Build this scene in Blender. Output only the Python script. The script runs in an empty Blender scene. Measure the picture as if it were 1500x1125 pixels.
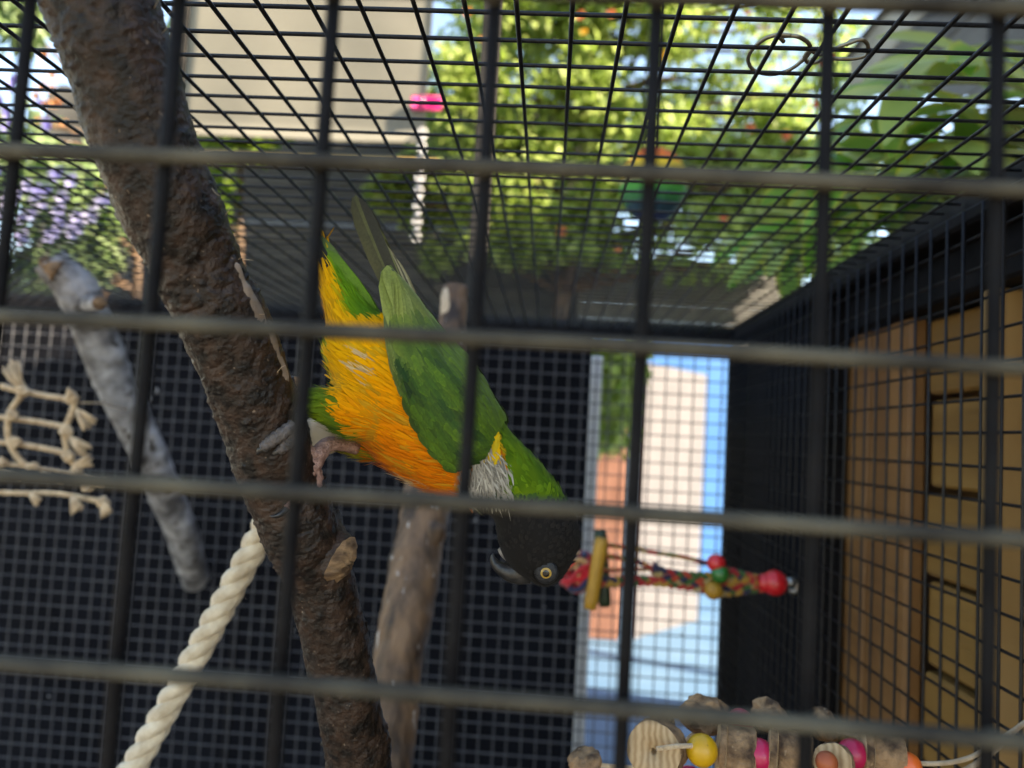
import bpy, math, random
from mathutils import Vector, Matrix, noise
from mathutils.bvhtree import BVHTree
random.seed(7)
R = random.random
def U(a, b): return a + (b - a) * random.random()
def G(s=1.0): return random.gauss(0, s)
V = Vector
sc = bpy.context.scene
COL = sc.collection

# ------------------------------------------------------------------ camera
F = 1080.0                                  # focal length in photograph pixels (1500 wide)
d_ = V((803 - 750, -(640 - 562.5), -F)).normalized()      # cage depth axis seen by the camera
u_ = V((math.sin(math.radians(3.05)), math.cos(math.radians(3.05)), 0))
u_ = (u_ - d_ * u_.dot(d_)).normalized()
x_ = d_.cross(u_)
CAMROT = Matrix((x_, d_, u_))               # camera -> world
cam = bpy.data.cameras.new('camera')
camo = bpy.data.objects.new('camera', cam)
camo.matrix_world = CAMROT.to_4x4()
COL.objects.link(camo)
sc.camera = camo
cam.sensor_width = 36.0
cam.lens = 36.0 * F / 1500.0
cam.clip_start = 0.005
cam.clip_end = 500
cam.dof.use_dof = True
cam.dof.focus_distance = 0.375
cam.dof.aperture_fstop = 6.2

# ------------------------------------------------------------------ world, sun, exposure
SUN_EL, SUN_AZ = math.radians(36), math.radians(110)
w = bpy.data.worlds.new('World'); sc.world = w; w.use_nodes = True
nt = w.node_tree; nt.nodes.clear()
sky = nt.nodes.new('ShaderNodeTexSky'); sky.sky_type = 'NISHITA'; sky.sun_disc = False
sky.dust_density = .3; sky.ozone_density = 2.5; sky.sun_elevation = SUN_EL; sky.sun_rotation = SUN_AZ
bg = nt.nodes.new('ShaderNodeBackground'); bg.inputs[1].default_value = 0.10
wo = nt.nodes.new('ShaderNodeOutputWorld')
nt.links.new(sky.outputs[0], bg.inputs[0]); nt.links.new(bg.outputs[0], wo.inputs[0])
sun = bpy.data.lights.new('sun', 'SUN'); sun.energy = 3.9; sun.angle = math.radians(0.5); sun.color = (1, .94, .85)
suno = bpy.data.objects.new('sun', sun); COL.objects.link(suno)
S = V((math.sin(SUN_AZ) * math.cos(SUN_EL), math.cos(SUN_AZ) * math.cos(SUN_EL), math.sin(SUN_EL)))
suno.rotation_euler = S.to_track_quat('Z', 'Y').to_euler(); suno.location = S * 20
sc.view_settings.view_transform = 'Standard'; sc.view_settings.look = 'None'
sc.view_settings.gamma = 1; sc.view_settings.use_curve_mapping = False
sc.view_settings.exposure = 2.75
sc.view_settings.use_white_balance = True; sc.view_settings.white_balance_temperature = 8300; sc.view_settings.white_balance_tint = 10

GZ = -1.25                                   # ground level (camera is the origin)
def ray(px, py):
    return CAMROT @ V((px - 750, 562.5 - py, -F))
def at(px, py, Y):
    r = ray(px, py); return r * (Y / r.y)
def atz(px, py, Z):
    r = ray(px, py); return r * (Z / r.z)
def atx(px, py, X):
    r = ray(px, py); return r * (X / r.x)

# ------------------------------------------------------------------ object helpers
def tag(o, label=None, cat=None, group=None, kind=None):
    if label: o['label'] = label
    if cat: o['category'] = cat
    if group: o['group'] = group
    if kind: o['kind'] = kind
    return o
def link(o, parent=None):
    COL.objects.link(o)
    if parent is not None:
        o.parent = parent
        o.matrix_parent_inverse = wm(parent).inverted()
    return o
def wm(o):
    m = o.matrix_basis.copy()
    p = o.parent
    if p is not None: m = wm(p) @ o.matrix_parent_inverse @ m
    return m
def empty(name, loc):
    o = bpy.data.objects.new(name, None); o.empty_display_size = .05; o.location = loc
    COL.objects.link(o); return o
class MB:
    """collects geometry for one mesh"""
    def __init__(s): s.v = []; s.f = []; s.m = []; s.c = []; s.n = []
    def add(s, vs, fs, mi=0, col=None):
        o = len(s.v); s.v += [tuple(p) for p in vs]
        s.f += [tuple(i + o for i in f) for f in fs]; s.m += [mi] * len(fs)
        if col is not None:
            if callable(col): s.c += [col(p) for p in vs]
            elif len(col) == len(vs) and hasattr(col[0], '__len__'): s.c += list(col)
            else: s.c += [col] * len(vs)
        return s
    def mesh(s, name, mats, smooth=True):
        me = bpy.data.meshes.new(name); me.from_pydata(s.v, [], s.f)
        for m_ in (mats if isinstance(mats, (list, tuple)) else [mats]): me.materials.append(m_)
        if any(s.m): me.polygons.foreach_set('material_index', s.m)
        me.polygons.foreach_set('use_smooth', [smooth] * len(s.f))
        if s.c:
            a = me.color_attributes.new('Col', 'FLOAT_COLOR', 'POINT')
            flat = []
            for c in s.c: flat += [c[0], c[1], c[2], 1.0]
            a.data.foreach_set('color', flat)
        me.update()
        if s.n: me.normals_split_custom_set_from_vertices(s.n)
        return me
    def build(s, name, mats, parent=None, smooth=True):
        return link(bpy.data.objects.new(name, s.mesh(name, mats, smooth)), parent)
def box(c, sz, rot=None, bev=0.0):
    """bevelled box"""
    hx, hy, hz = sz[0] / 2, sz[1] / 2, sz[2] / 2
    b = min(bev, hx * .6, hy * .6, hz * .6)
    vs, fs = [], []
    if b <= 0:
        vs = [V((x, y, z)) for x in (-hx, hx) for y in (-hy, hy) for z in (-hz, hz)]
        fs = [(0, 1, 3, 2), (4, 6, 7, 5), (0, 4, 5, 1), (2, 3, 7, 6), (0, 2, 6, 4), (1, 5, 7, 3)]
    else:
        idx = {}
        for sx in (-1, 1):
            for sy in (-1, 1):
                for sz_ in (-1, 1):
                    for ax in range(3):
                        p = [sx * (hx - b), sy * (hy - b), sz_ * (hz - b)]
                        p[ax] = (sx * hx, sy * hy, sz_ * hz)[ax]
                        idx[(sx, sy, sz_, ax)] = len(vs); vs.append(V(p))
        s2 = [(-1, -1), (1, -1), (1, 1), (-1, 1)]
        for ax in range(3):
            for sg in (-1, 1):
                q = []
                for a, bb in s2:
                    k = [0, 0, 0]; k[ax] = sg; k[(ax + 1) % 3] = a; k[(ax + 2) % 3] = bb
                    q.append(idx[(k[0], k[1], k[2], ax)])
                fs.append(tuple(q if sg > 0 else q[::-1]))
        for ax in range(3):
            a1, a2 = (ax + 1) % 3, (ax + 2) % 3
            for s1 in (-1, 1):
                for s2_ in (-1, 1):
                    def k(sa, axx):
                        q = [0, 0, 0]; q[ax] = sa; q[a1] = s1; q[a2] = s2_; return idx[(q[0], q[1], q[2], axx)]
                    q = (k(-1, a1), k(1, a1), k(1, a2), k(-1, a2))
                    fs.append(q if s1 * s2_ > 0 else q[::-1])
        for sx in (-1, 1):
            for sy in (-1, 1):
                for sz_ in (-1, 1):
                    q = tuple(idx[(sx, sy, sz_, a)] for a in range(3))
                    fs.append(q if sx * sy * sz_ > 0 else q[::-1])
    if rot is not None: vs = [rot @ p for p in vs]
    return [p + V(c) for p in vs], fs
def catmull(pts, n):
    """resample a list of tuples (any dimension) smoothly"""
    m = len(pts); out = []
    for k in range(n):
        t = k / (n - 1) * (m - 1); i = min(int(t), m - 2); f = t - i
        p0 = pts[max(i - 1, 0)]; p1 = pts[i]; p2 = pts[i + 1]; p3 = pts[min(i + 2, m - 1)]
        out.append(tuple(.5 * (2 * b + (c - a) * f + (2 * a - 5 * b + 4 * c - dd) * f * f + (3 * b - a - 3 * c + dd) * f ** 3)
                         for a, b, c, dd in zip(p0, p1, p2, p3)))
    return out
def frames(P):
    n = len(P); T = []
    for i in range(n):
        t = (P[min(i + 1, n - 1)] - P[max(i - 1, 0)]); T.append(t.normalized() if t.length > 0 else V((0, 0, 1)))
    a = V((0, -1, 0)) if abs(T[0].y) < .9 else V((1, 0, 0))
    N = (a - T[0] * a.dot(T[0])).normalized(); out = []
    for i in range(n):
        N = (N - T[i] * N.dot(T[i])).normalized()
        out.append((T[i], N, T[i].cross(N)))
    return out
def tube(P, r, seg=12, caps=True, disp=None, flat=1.0):
    P = [V(p) for p in P]; n = len(P); fr = frames(P)
    if not hasattr(r, '__len__'): r = [r] * n
    vs, fs = [], []
    for i in range(n):
        t, a, b = fr[i]
        for k in range(seg):
            th = 2 * math.pi * k / seg
            dr = a * math.cos(th) + b * math.sin(th) * flat
            rr = r[i]
            if disp: rr = rr + disp(P[i] + dr * rr, i / (n - 1), th, rr)
            vs.append(P[i] + dr * rr)
    for i in range(n - 1):
        for k in range(seg):
            k2 = (k + 1) % seg
            fs.append((i * seg + k, i * seg + k2, (i + 1) * seg + k2, (i + 1) * seg + k))
    if caps:
        vs += [P[0], P[-1]]; a = len(vs) - 2
        for k in range(seg):
            k2 = (k + 1) % seg
            fs.append((a, k2, k)); fs.append((a + 1, (n - 1) * seg + k, (n - 1) * seg + k2))
    return vs, fs
def sphere(c, r, nu=16, nv=10, sc3=(1, 1, 1), rot=None, disp=None):
    vs, fs = [], []
    for j in range(nv + 1):
        ph = math.pi * j / nv
        for i in range(nu):
            th = 2 * math.pi * i / nu
            p = V((math.sin(ph) * math.cos(th) * sc3[0], math.sin(ph) * math.sin(th) * sc3[1], math.cos(ph) * sc3[2])) * r
            if disp: p = p * disp(p)
            if rot is not None: p = rot @ p
            vs.append(p + V(c))
    for j in range(nv):
        for i in range(nu):
            i2 = (i + 1) % nu
            fs.append((j * nu + i, (j + 1) * nu + i, (j + 1) * nu + i2, j * nu + i2))
    return vs, fs
def axis_rot(axis):
    return V(axis).normalized().to_track_quat('Z', 'Y').to_matrix()

# ------------------------------------------------------------------ materials
def _nodes(name):
    m = bpy.data.materials.new(name); m.use_nodes = True
    t = m.node_tree; return m, t, t.nodes['Principled BSDF']
def mat(name, c1, c2=None, scale=20.0, rough=.6, metal=0.0, bump=0.0, bscale=None, detail=5, spec=.5, stretch=(1, 1, 1),
        lo=.35, hi=.65, coords='Object', c3=None, c3scale=60, c3thr=.62, sheen=0, trans=0, coat=0):
    m, t, b = _nodes(name); L = t.links
    b.inputs['Roughness'].default_value = rough; b.inputs['Metallic'].default_value = metal
    b.inputs['Specular IOR Level'].default_value = spec
    if sheen: b.inputs['Sheen Weight'].default_value = sheen
    if coat: b.inputs['Coat Weight'].default_value = coat
    tc = t.nodes.new('ShaderNodeTexCoord'); mp = t.nodes.new('ShaderNodeMapping'); mp.inputs['Scale'].default_value = stretch
    L.new(tc.outputs[coords], mp.inputs[0])
    col = None
    if c2 is None: b.inputs['Base Color'].default_value = (*c1, 1)
    else:
        n = t.nodes.new('ShaderNodeTexNoise'); n.inputs['Scale'].default_value = scale; n.inputs['Detail'].default_value = detail
        L.new(mp.outputs[0], n.inputs['Vector'])
        r = t.nodes.new('ShaderNodeValToRGB'); e = r.color_ramp.elements
        e[0].position = lo; e[0].color = (*c1, 1); e[1].position = hi; e[1].color = (*c2, 1)
        L.new(n.outputs[0], r.inputs[0]); col = r.outputs[0]
        if c3 is not None:
            n3 = t.nodes.new('ShaderNodeTexNoise'); n3.inputs['Scale'].default_value = c3scale; n3.inputs['Detail'].default_value = 3
            L.new(mp.outputs[0], n3.inputs['Vector'])
            r3 = t.nodes.new('ShaderNodeValToRGB'); r3.color_ramp.elements[0].position = c3thr; r3.color_ramp.elements[1].position = c3thr + .06
            L.new(n3.outputs[0], r3.inputs[0])
            mx = t.nodes.new('ShaderNodeMix'); mx.data_type = 'RGBA'
            L.new(r3.outputs[0], mx.inputs[0]); L.new(col, mx.inputs[6]); mx.inputs[7].default_value = (*c3, 1)
            col = mx.outputs[2]
        L.new(col, b.inputs['Base Color'])
    if bump:
        nb = t.nodes.new('ShaderNodeTexNoise'); nb.inputs['Scale'].default_value = bscale or scale * 2; nb.inputs['Detail'].default_value = 6
        L.new(mp.outputs[0], nb.inputs['Vector'])
        bp = t.nodes.new('ShaderNodeBump'); bp.inputs['Strength'].default_value = bump; bp.inputs['Distance'].default_value = .002
        L.new(nb.outputs[0], bp.inputs['Height']); L.new(bp.outputs[0], b.inputs['Normal'])
    if trans:
        tr = t.nodes.new('ShaderNodeBsdfTranslucent'); ms = t.nodes.new('ShaderNodeMixShader'); ms.inputs[0].default_value = trans
        if col is not None: L.new(col, tr.inputs[0])
        else: tr.inputs[0].default_value = (*c1, 1)
        L.new(b.outputs[0], ms.inputs[1]); L.new(tr.outputs[0], ms.inputs[2])
        L.new(ms.outputs[0], t.nodes['Material Output'].inputs[0])
    return m
def vcol(name, rough=.6, trans=0.0, sheen=0.0, spec=.4, bump=0, bscale=400, vary=.0, vscale=300, bstretch=(1, 1, 1)):
    m, t, b = _nodes(name); L = t.links
    a = t.nodes.new('ShaderNodeVertexColor'); a.layer_name = 'Col'; col = a.outputs[0]
    b.inputs['Roughness'].default_value = rough; b.inputs['Specular IOR Level'].default_value = spec
    b.inputs['Sheen Weight'].default_value = sheen
    tc = t.nodes.new('ShaderNodeTexCoord'); mp = t.nodes.new('ShaderNodeMapping'); mp.inputs['Scale'].default_value = bstretch
    L.new(tc.outputs['Object'], mp.inputs[0])
    if vary:
        n = t.nodes.new('ShaderNodeTexNoise'); n.inputs['Scale'].default_value = vscale; L.new(mp.outputs[0], n.inputs['Vector'])
        mr = t.nodes.new('ShaderNodeMapRange'); mr.inputs[1].default_value = .3; mr.inputs[2].default_value = .7
        mr.inputs[3].default_value = 1 - vary; mr.inputs[4].default_value = 1 + vary; L.new(n.outputs[0], mr.inputs[0])
        vm = t.nodes.new('ShaderNodeVectorMath'); vm.operation = 'SCALE'
        L.new(col, vm.inputs[0]); L.new(mr.outputs[0], vm.inputs['Scale']); col = vm.outputs[0]
    L.new(col, b.inputs['Base Color'])
    if bump:
        nb = t.nodes.new('ShaderNodeTexNoise'); nb.inputs['Scale'].default_value = bscale; L.new(mp.outputs[0], nb.inputs['Vector'])
        bp = t.nodes.new('ShaderNodeBump'); bp.inputs['Strength'].default_value = bump; bp.inputs['Distance'].default_value = .001
        L.new(nb.outputs[0], bp.inputs['Height']); L.new(bp.outputs[0], b.inputs['Normal'])
    if trans:
        tr = t.nodes.new('ShaderNodeBsdfTranslucent'); ms = t.nodes.new('ShaderNodeMixShader'); ms.inputs[0].default_value = trans
        L.new(col, tr.inputs[0]); L.new(b.outputs[0], ms.inputs[1]); L.new(tr.outputs[0], ms.inputs[2])
        L.new(ms.outputs[0], t.nodes['Material Output'].inputs[0])
    return m

M = {}
M['wire'] = mat('black_powder_coat', (.004, .0045, .006), (.012, .012, .014), 90, .4, 0, .25, 500, spec=.3)
M['wire_front'] = mat('worn_front_coat', (.0025, .0025, .0035), (.008, .0075, .008), 45, .55, 0, .5, 300, spec=.08)
M['wire_toplit'] = mat('toplit_front_coat', (.010, .009, .009), (.085, .076, .055), 28, .75, 0, .6, 260, spec=.2, detail=8)  # horizontals lighter and olive: light from above put into the colour
M['frame'] = mat('frame_coat', (.004, .0045, .006), (.010, .010, .012), 40, .6, 0, .2, 300, spec=.12)
M['bark'] = mat('brown_bark', (.005, .003, .002), (.046, .025, .016), 120, .48, 0, .7, 420, c3=(.17, .12, .085), c3scale=380, c3thr=.68, spec=.35, detail=9, lo=.38, hi=.68)
M['bark_grey'] = mat('grey_bark', (.075, .072, .075), (.36, .36, .375), 32, .6, 0, 1.0, 100, c3=(.05, .042, .036), c3scale=45, c3thr=.6, detail=9)
M['bark_tan'] = mat('tan_bark', (.026, .014, .008), (.19, .11, .06), 34, .65, 0, 1.0, 110, detail=8, stretch=(1.6, 1.6, .45), c3=(.42, .40, .38), c3scale=70, c3thr=.66)
M['cut'] = mat('cut_wood', (.075, .042, .022), (.34, .21, .11), 90, .8, 0, .9, 260, detail=8, stretch=(1, 1, 2))
M['cream_wood'] = mat('peeled_wood', (.50, .38, .25), (.70, .58, .42), 25, .7, 0, .3, 160)
M['rope'] = mat('cotton_rope', (.50, .40, .27), (.74, .64, .48), 70, .9, 0, .8, 900, sheen=.3)
M['jute'] = mat('jute_cord', (.42, .29, .17), (.66, .50, .32), 110, .95, 0, .8, 700, sheen=.2)
M['tarp'] = mat('navy_tarp', (.0018, .0022, .0045), (.005, .006, .010), 6, .85, 0, .3, 12, spec=.15)
M['board'] = mat('dark_board', (.15, .145, .14), (.21, .205, .195), 14, .8, 0, .3, 90, stretch=(1, 5, 1))

# ------------------------------------------------------------------ the setting: ground, patio
me = MB().add([(-80, -80, GZ - .004), (80, -80, GZ - .004), (80, 200, GZ - .004), (-80, 200, GZ - .004)], [(0, 1, 2, 3)])
tag(me.build('ground', mat('garden_paving', (.17, .15, .12), (.24, .21, .17), 3, .9, 0, .3, 20)), kind='structure')
me = MB().add([(-.3, 1.75, GZ), (6, 1.75, GZ), (6, 9, GZ), (-.3, 9, GZ)], [(0, 1, 2, 3)])
tag(me.build('patio', mat('pale_blue_patio', (.055, .12, .20), (.075, .145, .225), 2.5, .6, 0, .2, 20)), kind='structure')

# ------------------------------------------------------------------ the cage
XL, XR, YF, YB, ZT = -1.27, .322, .168, 1.36, .2035
MESH = .0254
cage = empty('aviary_cage', (0, (YF + YB) / 2, GZ))
tag(cage, 'black wire mesh aviary cage with a wide open grid in front and fine mesh roof', 'cage')
def bar(p0, p1, r, name, m, parent, seg=8, bow=0.0, flatlen=None):
    a, b = V(p0), V(p1); P = []
    for k in range(7):
        f = k / 6; P.append(a.lerp(b, f) + V((G(bow), G(bow), G(bow))) * (1 if 0 < k < 6 else 0))
    return MB().add(*tube(P, r, seg)).build(name, m, parent)
def frame_mesh(name, pieces, parent):
    mb = MB()
    for c, s in pieces: mb.add(*box(c, s, None, .003))
    return mb.build(name, M['frame'], parent, False)
FT = .026
# front panel
fp = frame_mesh('front_panel', [((XL - .013, YF, GZ / 2 + ZT / 2), (FT, FT, ZT - GZ)), ((XR + .016, YF, GZ / 2 + ZT / 2), (FT, FT, ZT - GZ)),
                                (((XL + XR) / 2, YF, ZT + .013), (XR - XL, FT, FT - .004)), (((XL + XR) / 2, YF, GZ + .015), (XR - XL, FT, FT - .004))], cage)
vx = [at(px, 640, YF).x for px in (192, 432, 683, 935, 1203, 1466)]
while vx[0] > XL + .05: vx.insert(0, vx[0] - .0383)
while vx[-1] < XR - .04: vx.append(vx[-1] + .0383)
hz = [at(778, py, YF).z for py in (-8, 249, 501, 744, 1030)]
while hz[-1] > GZ + .05: hz.append(hz[-1] - .0383)
while hz[0] < ZT - .04: hz.insert(0, hz[0] + .0383)
RW = .00178
mv = MB().add(*tube([(0, 0, GZ + .02), (.0004, 0, GZ * .5), (-.0003, 0, -.05), (.0003, 0, .05), (0, 0, ZT + .01)], RW, 10)).mesh('wire', M['wire_front'])
mh = MB().add(*tube([(XL - .005, 0, 0), (-.6, 0, .0006), (-.2, 0, -.0004), (0, 0, .0004), (.1, 0, -.0003), (XR + .01, 0, 0)], RW * 1.06, 10)).mesh('wire', M['wire_toplit'])
wb = MB()
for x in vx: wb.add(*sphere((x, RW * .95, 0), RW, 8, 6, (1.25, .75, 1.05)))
bmw = wb.mesh('weld', M['wire_toplit'])
for x in vx:
    o = link(bpy.data.objects.new('wire', mv), None); o.location = (x, YF + RW * 1.9, 0); o.parent = fp
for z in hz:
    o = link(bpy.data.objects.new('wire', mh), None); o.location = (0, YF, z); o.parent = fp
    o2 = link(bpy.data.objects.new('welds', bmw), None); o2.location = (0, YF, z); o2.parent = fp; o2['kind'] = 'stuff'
# roof panel
rp = frame_mesh('roof_panel', [((XL - .013, (YF + YB) / 2, ZT + .002), (FT, YB - YF - .03, FT)), ((XR + .016, (YF + YB) / 2, ZT + .002), (FT, YB - YF - .03, FT)),
                               (((XL + XR) / 2, YB, ZT - .002), (XR - XL + .06, FT, FT + .008))], cage)
RR = .00125
md = MB().add(*tube([(0, YF, 0), (.0007, .5, -.0008), (-.0005, .8, .0006), (0, YB, 0)], RR, 8)).mesh('wire', M['wire'])
mc = MB().add(*tube([(XL, 0, 0), (-.7, .0008, .0005), (-.3, -.0005, 0), (0, .0006, .0004), (XR, 0, 0)], RR * .95, 8)).mesh('wire', M['wire'])
k0 = int(math.ceil((XL + .01) / MESH))
x = k0 * MESH
while x < XR - .004:
    o = link(bpy.data.objects.new('wire', md)); o.location = (x + G(.0004), 0, ZT); o.rotation_euler = (0, 0, G(.0005)); o.parent = rp
    x += MESH
y = YF + .026
while y < YB - .01:
    o = link(bpy.data.objects.new('wire', mc)); o.location = (0, y + G(.0004), ZT + RR * 1.8); o.parent = rp
    y += MESH
# right panel: frame with a dividing post, wires
rgt = frame_mesh('right_panel', [((XR + .016, .915, GZ / 2 + ZT / 2 - .008), (.022, .05, ZT - GZ - .016)), ((XR + .016, YB, GZ / 2 + ZT / 2 - .012), (.03, FT, ZT - GZ - .024)),
                                 ((XR + .016, (YF + YB) / 2, GZ + .015), (.022, YB - YF - .03, FT - .006))], cage)
mv2 = MB().add(*tube([(0, 0, GZ + .02), (0, .0006, -.4), (0, -.0006, 0), (0, 0, ZT - .005)], RR, 8)).mesh('wire', M['wire'])
mh2 = MB().add(*tube([(0, YF, 0), (0, .5, .0006), (0, .9, -.0005), (0, YB, 0)], RR, 8)).mesh('wire', M['wire'])
y = YF + .02
while y < YB - .015:
    o = link(bpy.data.objects.new('wire', mv2)); o.location = (XR, y + G(.0004), 0); o.parent = rgt; y += MESH
z = ZT - .03
while z > GZ + .04:
    o = link(bpy.data.objects.new('wire', mh2)); o.location = (XR + RR * 1.8, 0, z); o.parent = rgt; z -= MESH * (1 if z > -.75 else 2)
# back panel and left panel: fine mesh
bp_ = frame_mesh('back_panel', [(((XL + XR) / 2, YB, GZ + .015), (XR - XL, FT - .004, FT)), ((XL - .013, YB, GZ / 2 + ZT / 2), (FT, FT, ZT - GZ)),
                                ((at(345, 900, YB).x, YB + .004, GZ / 2 + ZT / 2 - .01), (.011, .012, ZT - GZ - .03))], cage)
def mesh_stuff(parent, yy, off, r, rr, x0=XL, x1=XR):
    mb = MB(); x = x0 + off
    while x < x1: mb.add(*tube([(x, yy, GZ + .02), (x + G(.0008), yy, -.4), (x, yy, ZT - .005)], r, 6, False)); x += MESH
    z = ZT - .03 - off
    while z > GZ + .04: mb.add(*tube([(x0, yy + r * 1.8, z), (0, yy + r * 1.8, z + G(.0008)), (x1, yy + r * 1.8, z)], r, 6, False)); z -= MESH
    return tag(mb.build('wire_mesh', M['wire_back'], parent), kind='stuff')
M['wire_back'] = mat('grey_galvanised_mesh', (.042, .045, .056), (.085, .086, .096), 60, .5, 0, .2, 300)
mesh_stuff(bp_, YB - .004, .006, .0013, .0013)
mb = MB()
for k in range(26):
    px, py = (U(0, 850), U(490, 1120)) if k < 20 else (U(880, 1060), U(500, 1100)); p = at(px, py, YB - .008); so = R() * 40
    mb.add(*sphere(p, U(.0012, .0036), 7, 5, (1, .4, U(.7, 1.6)), None, lambda q_: 1 + .4 * noise.noise(q_ * 300 + V((so, 0, 0)))))
tag(mb.build('stuck_fluff', mat('fluff', (.14, .14, .145), (.24, .24, .25), 30, .9), bp_), kind='stuff')
lp = frame_mesh('left_panel', [((XL - .013, (YF + YB) / 2, GZ + .015), (.022, YB - YF - .03, FT))], cage)
mb = MB(); y = YF + .02
while y < YB: mb.add(*tube([(XL, y, GZ + .02), (XL, y, ZT)], RR, 5, False)); y += MESH
z = ZT - .03
while z > GZ + .04: mb.add(*tube([(XL - .002, YF, z), (XL - .002, YB, z)], RR, 5, False)); z -= MESH
tag(mb.build('wire_mesh', M['wire'], lp), kind='stuff')
tray = MB().add(*box(((XL + XR) / 2, (YF + YB) / 2, GZ + .012), (XR - XL - .03, YB - YF - .03, .02), None, .004)).build('floor_tray', mat('tray', (.10, .09, .08), (.20, .17, .13), 30, .9, 0, .5, 90), cage, False)

# dark sheet hung behind the cage, and the one hung on the right side: gently rippled, with thickness
def sheet(name, corners, n, m, amp, thick, label, cat):
    mb = MB(); a, b, c, d = [V(p) for p in corners]
    nr = (b - a).cross(d - a).normalized(); vs, fs = [], []
    for s in (0, 1):
        for j in range(n + 1):
            for i in range(m + 1):
                p = a.lerp(b, i / m).lerp(d.lerp(c, i / m), j / n)
                vs.append(p + nr * (amp * noise.noise(V((p.x + p.y, 0, p.z * .35)) * 5) + s * thick))
    q = (n + 1) * (m + 1)
    for s in (0, 1):
        for j in range(n):
            for i in range(m):
                k = s * q + j * (m + 1) + i
                f = (k, k + 1, k + m + 2, k + m + 1); fs.append(f if s else f[::-1])
    for i in range(m):
        for r0, flip in ((0, 0), (n * (m + 1), 1)):
            f = (r0 + i, r0 + i + 1, q + r0 + i + 1, q + r0 + i); fs.append(f if not flip else f[::-1])
    for j in range(n):
        for r0, flip in ((0, 1), (m, 0)):
            k = r0 + j * (m + 1); f = (k, k + m + 1, q + k + m + 1, q + k); fs.append(f[::-1] if not flip else f)
    return tag(mb.add(vs, fs).build(name, M['tarp'], None), label, cat)
XG = at(853, 800, 1.44).x
sheet('dark_sheet', [(XL, 1.435, GZ + .02), (XG, 1.435, GZ + .02), (XG, 1.435, ZT + .006), (XL, 1.435, ZT + .006)], 24, 40, .018, .004,
      'dark navy sheet hung behind the back mesh of the cage', 'sheet')
sheet('dark_sheet', [(.362, .972, GZ + .02), (.362, 1.40, GZ + .02), (.362, 1.40, ZT + .01), (.362, .972, ZT + .01)], 24, 16, .008, .004,
      'dark navy sheet hung outside the side mesh beside the wooden hutch', 'sheet')
# white post at the sheet's edge
xw = at(861, 800, 1.50).x
tag(MB().add(*box((xw, 1.50, GZ / 2 + .085), (.022, .03, .17 - GZ), None, .003)).build('white_post', mat('white_paint', (.80, .80, .80), (.86, .86, .85), 20, .5), None, False),
    'slim white painted post standing just behind the cage opening', 'post')
# low lean-to behind the garden tree
lt = empty('lean_to', (.6, 3.75, GZ)); tag(lt, 'grey boarded lean-to canopy running behind the cage below the tree', 'lean-to')
lz0, lz1 = at(950, 496, 3.62).z, at(900, 388, 3.62).z; lh_ = (lz1 - lz0) / 4
for k in range(4): MB().add(*box((.60, 3.62 + .004 * (k % 2), lz0 + lh_ * (k + .5)), (.98, .025, lh_ - .004), None, .004)).build('fascia_board', M['board'], lt, False)
MB().add(*box((.60, 3.95, lz1 + .02), (1.02, .7, .03), None, .004)).build('canopy', M['board'], lt, False)
MB().add(*box((1.055, 4.2, (GZ + lz1) / 2), (.07, .07, lz1 - GZ), None, .004)).build('post', M['board'], lt, False)

# ------------------------------------------------------------------ branches
def nz(p, s, o=0.0): return noise.noise(V((p[0] * s + o, p[1] * s, p[2] * s)))
def barkdisp(amp, s, grain=1.0):
    def f(p, u, th, r):
        q = V(p)
        a = nz(q, s, 3) * .6 + nz(q, s * 2.7, 9) * .35 * grain + nz(q, s * 7, 5) * .22 * grain + nz(q, s * 15, 2) * .10 * grain
        return amp * a
    return f
def limb(parent, name, stations, n, seg, m, amp=.0025, s=60, cutm=None, caps=True):
    """stations: (px, py, Y, radius_px) -> rough tapering limb"""
    pts = []
    for (px, py, Y, rp) in stations:
        p = at(px, py, Y); pts.append((p.x, p.y, p.z, rp * Y / F))
    q = catmull(pts, n)
    vs, fs = tube([a[:3] for a in q], [a[3] for a in q], seg, caps, barkdisp(amp, s))
    mb = MB(); nf = len(fs) - (2 * seg if caps else 0)
    mb.add(vs, fs)
    mb.m = [0] * nf + [1] * (len(fs) - nf)
    return mb.build(name, [m, cutm or M['cut']], parent)
br = empty('perch_branch', at(640, 1130, .5) * 1.0 + V((0, 0, -.75)))
br.location = (.02, .62, GZ + .024)
tag(br, 'thick dark brown tree branch the green parrot clings to', 'branch')
S_ = [(118, -120, .262, 88), (150, 10, .272, 84), (188, 130, .283, 79), (232, 260, .297, 73), (285, 380, .315, 67), (322, 460, .328, 64), (358, 545, .342, 62), (388, 630, .357, 61),
      (418, 715, .372, 58), (446, 790, .384, 55), (476, 880, .398, 46), (500, 980, .413, 46), (524, 1090, .43, 44), (547, 1200, .447, 46)]
pts = []
for (px, py, Y, rp) in S_:
    p = at(px, py, Y); pts.append((p.x, p.y, p.z, rp * Y / F))
pts += [(-.02, .52, -.45, .025), (.03, .57, -.8, .028), (.05, .6, GZ + .024, .032)]
q = catmull(pts, 620)
BRQ = q
def brdisp(p, u, th, r):
    pv = V(p); a = nz(pv, 40, 3) * .0022 + nz((pv.x, pv.y, pv.z * .5), 150, 9) * .0005 + nz(pv, 330, 5) * .0004 + nz(pv, 800, 8) * .0003
    rg = abs(nz((pv.x, pv.y, pv.z * .45), 150, 20)); a -= .0016 * max(0, .12 - rg) * 8 * max(0, .3 + nz(pv, 30, 4))
    w = nz(pv, 380, 31); a += .0011 * max(0, w - .28) * 2.5           # little warts
    return a
vs, fs = tube([a[:3] for a in q], [a[3] for a in q], 88, True, brdisp)
mb = MB().add(vs, fs); trunk = mb.build('trunk', M['bark'], br)
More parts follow.
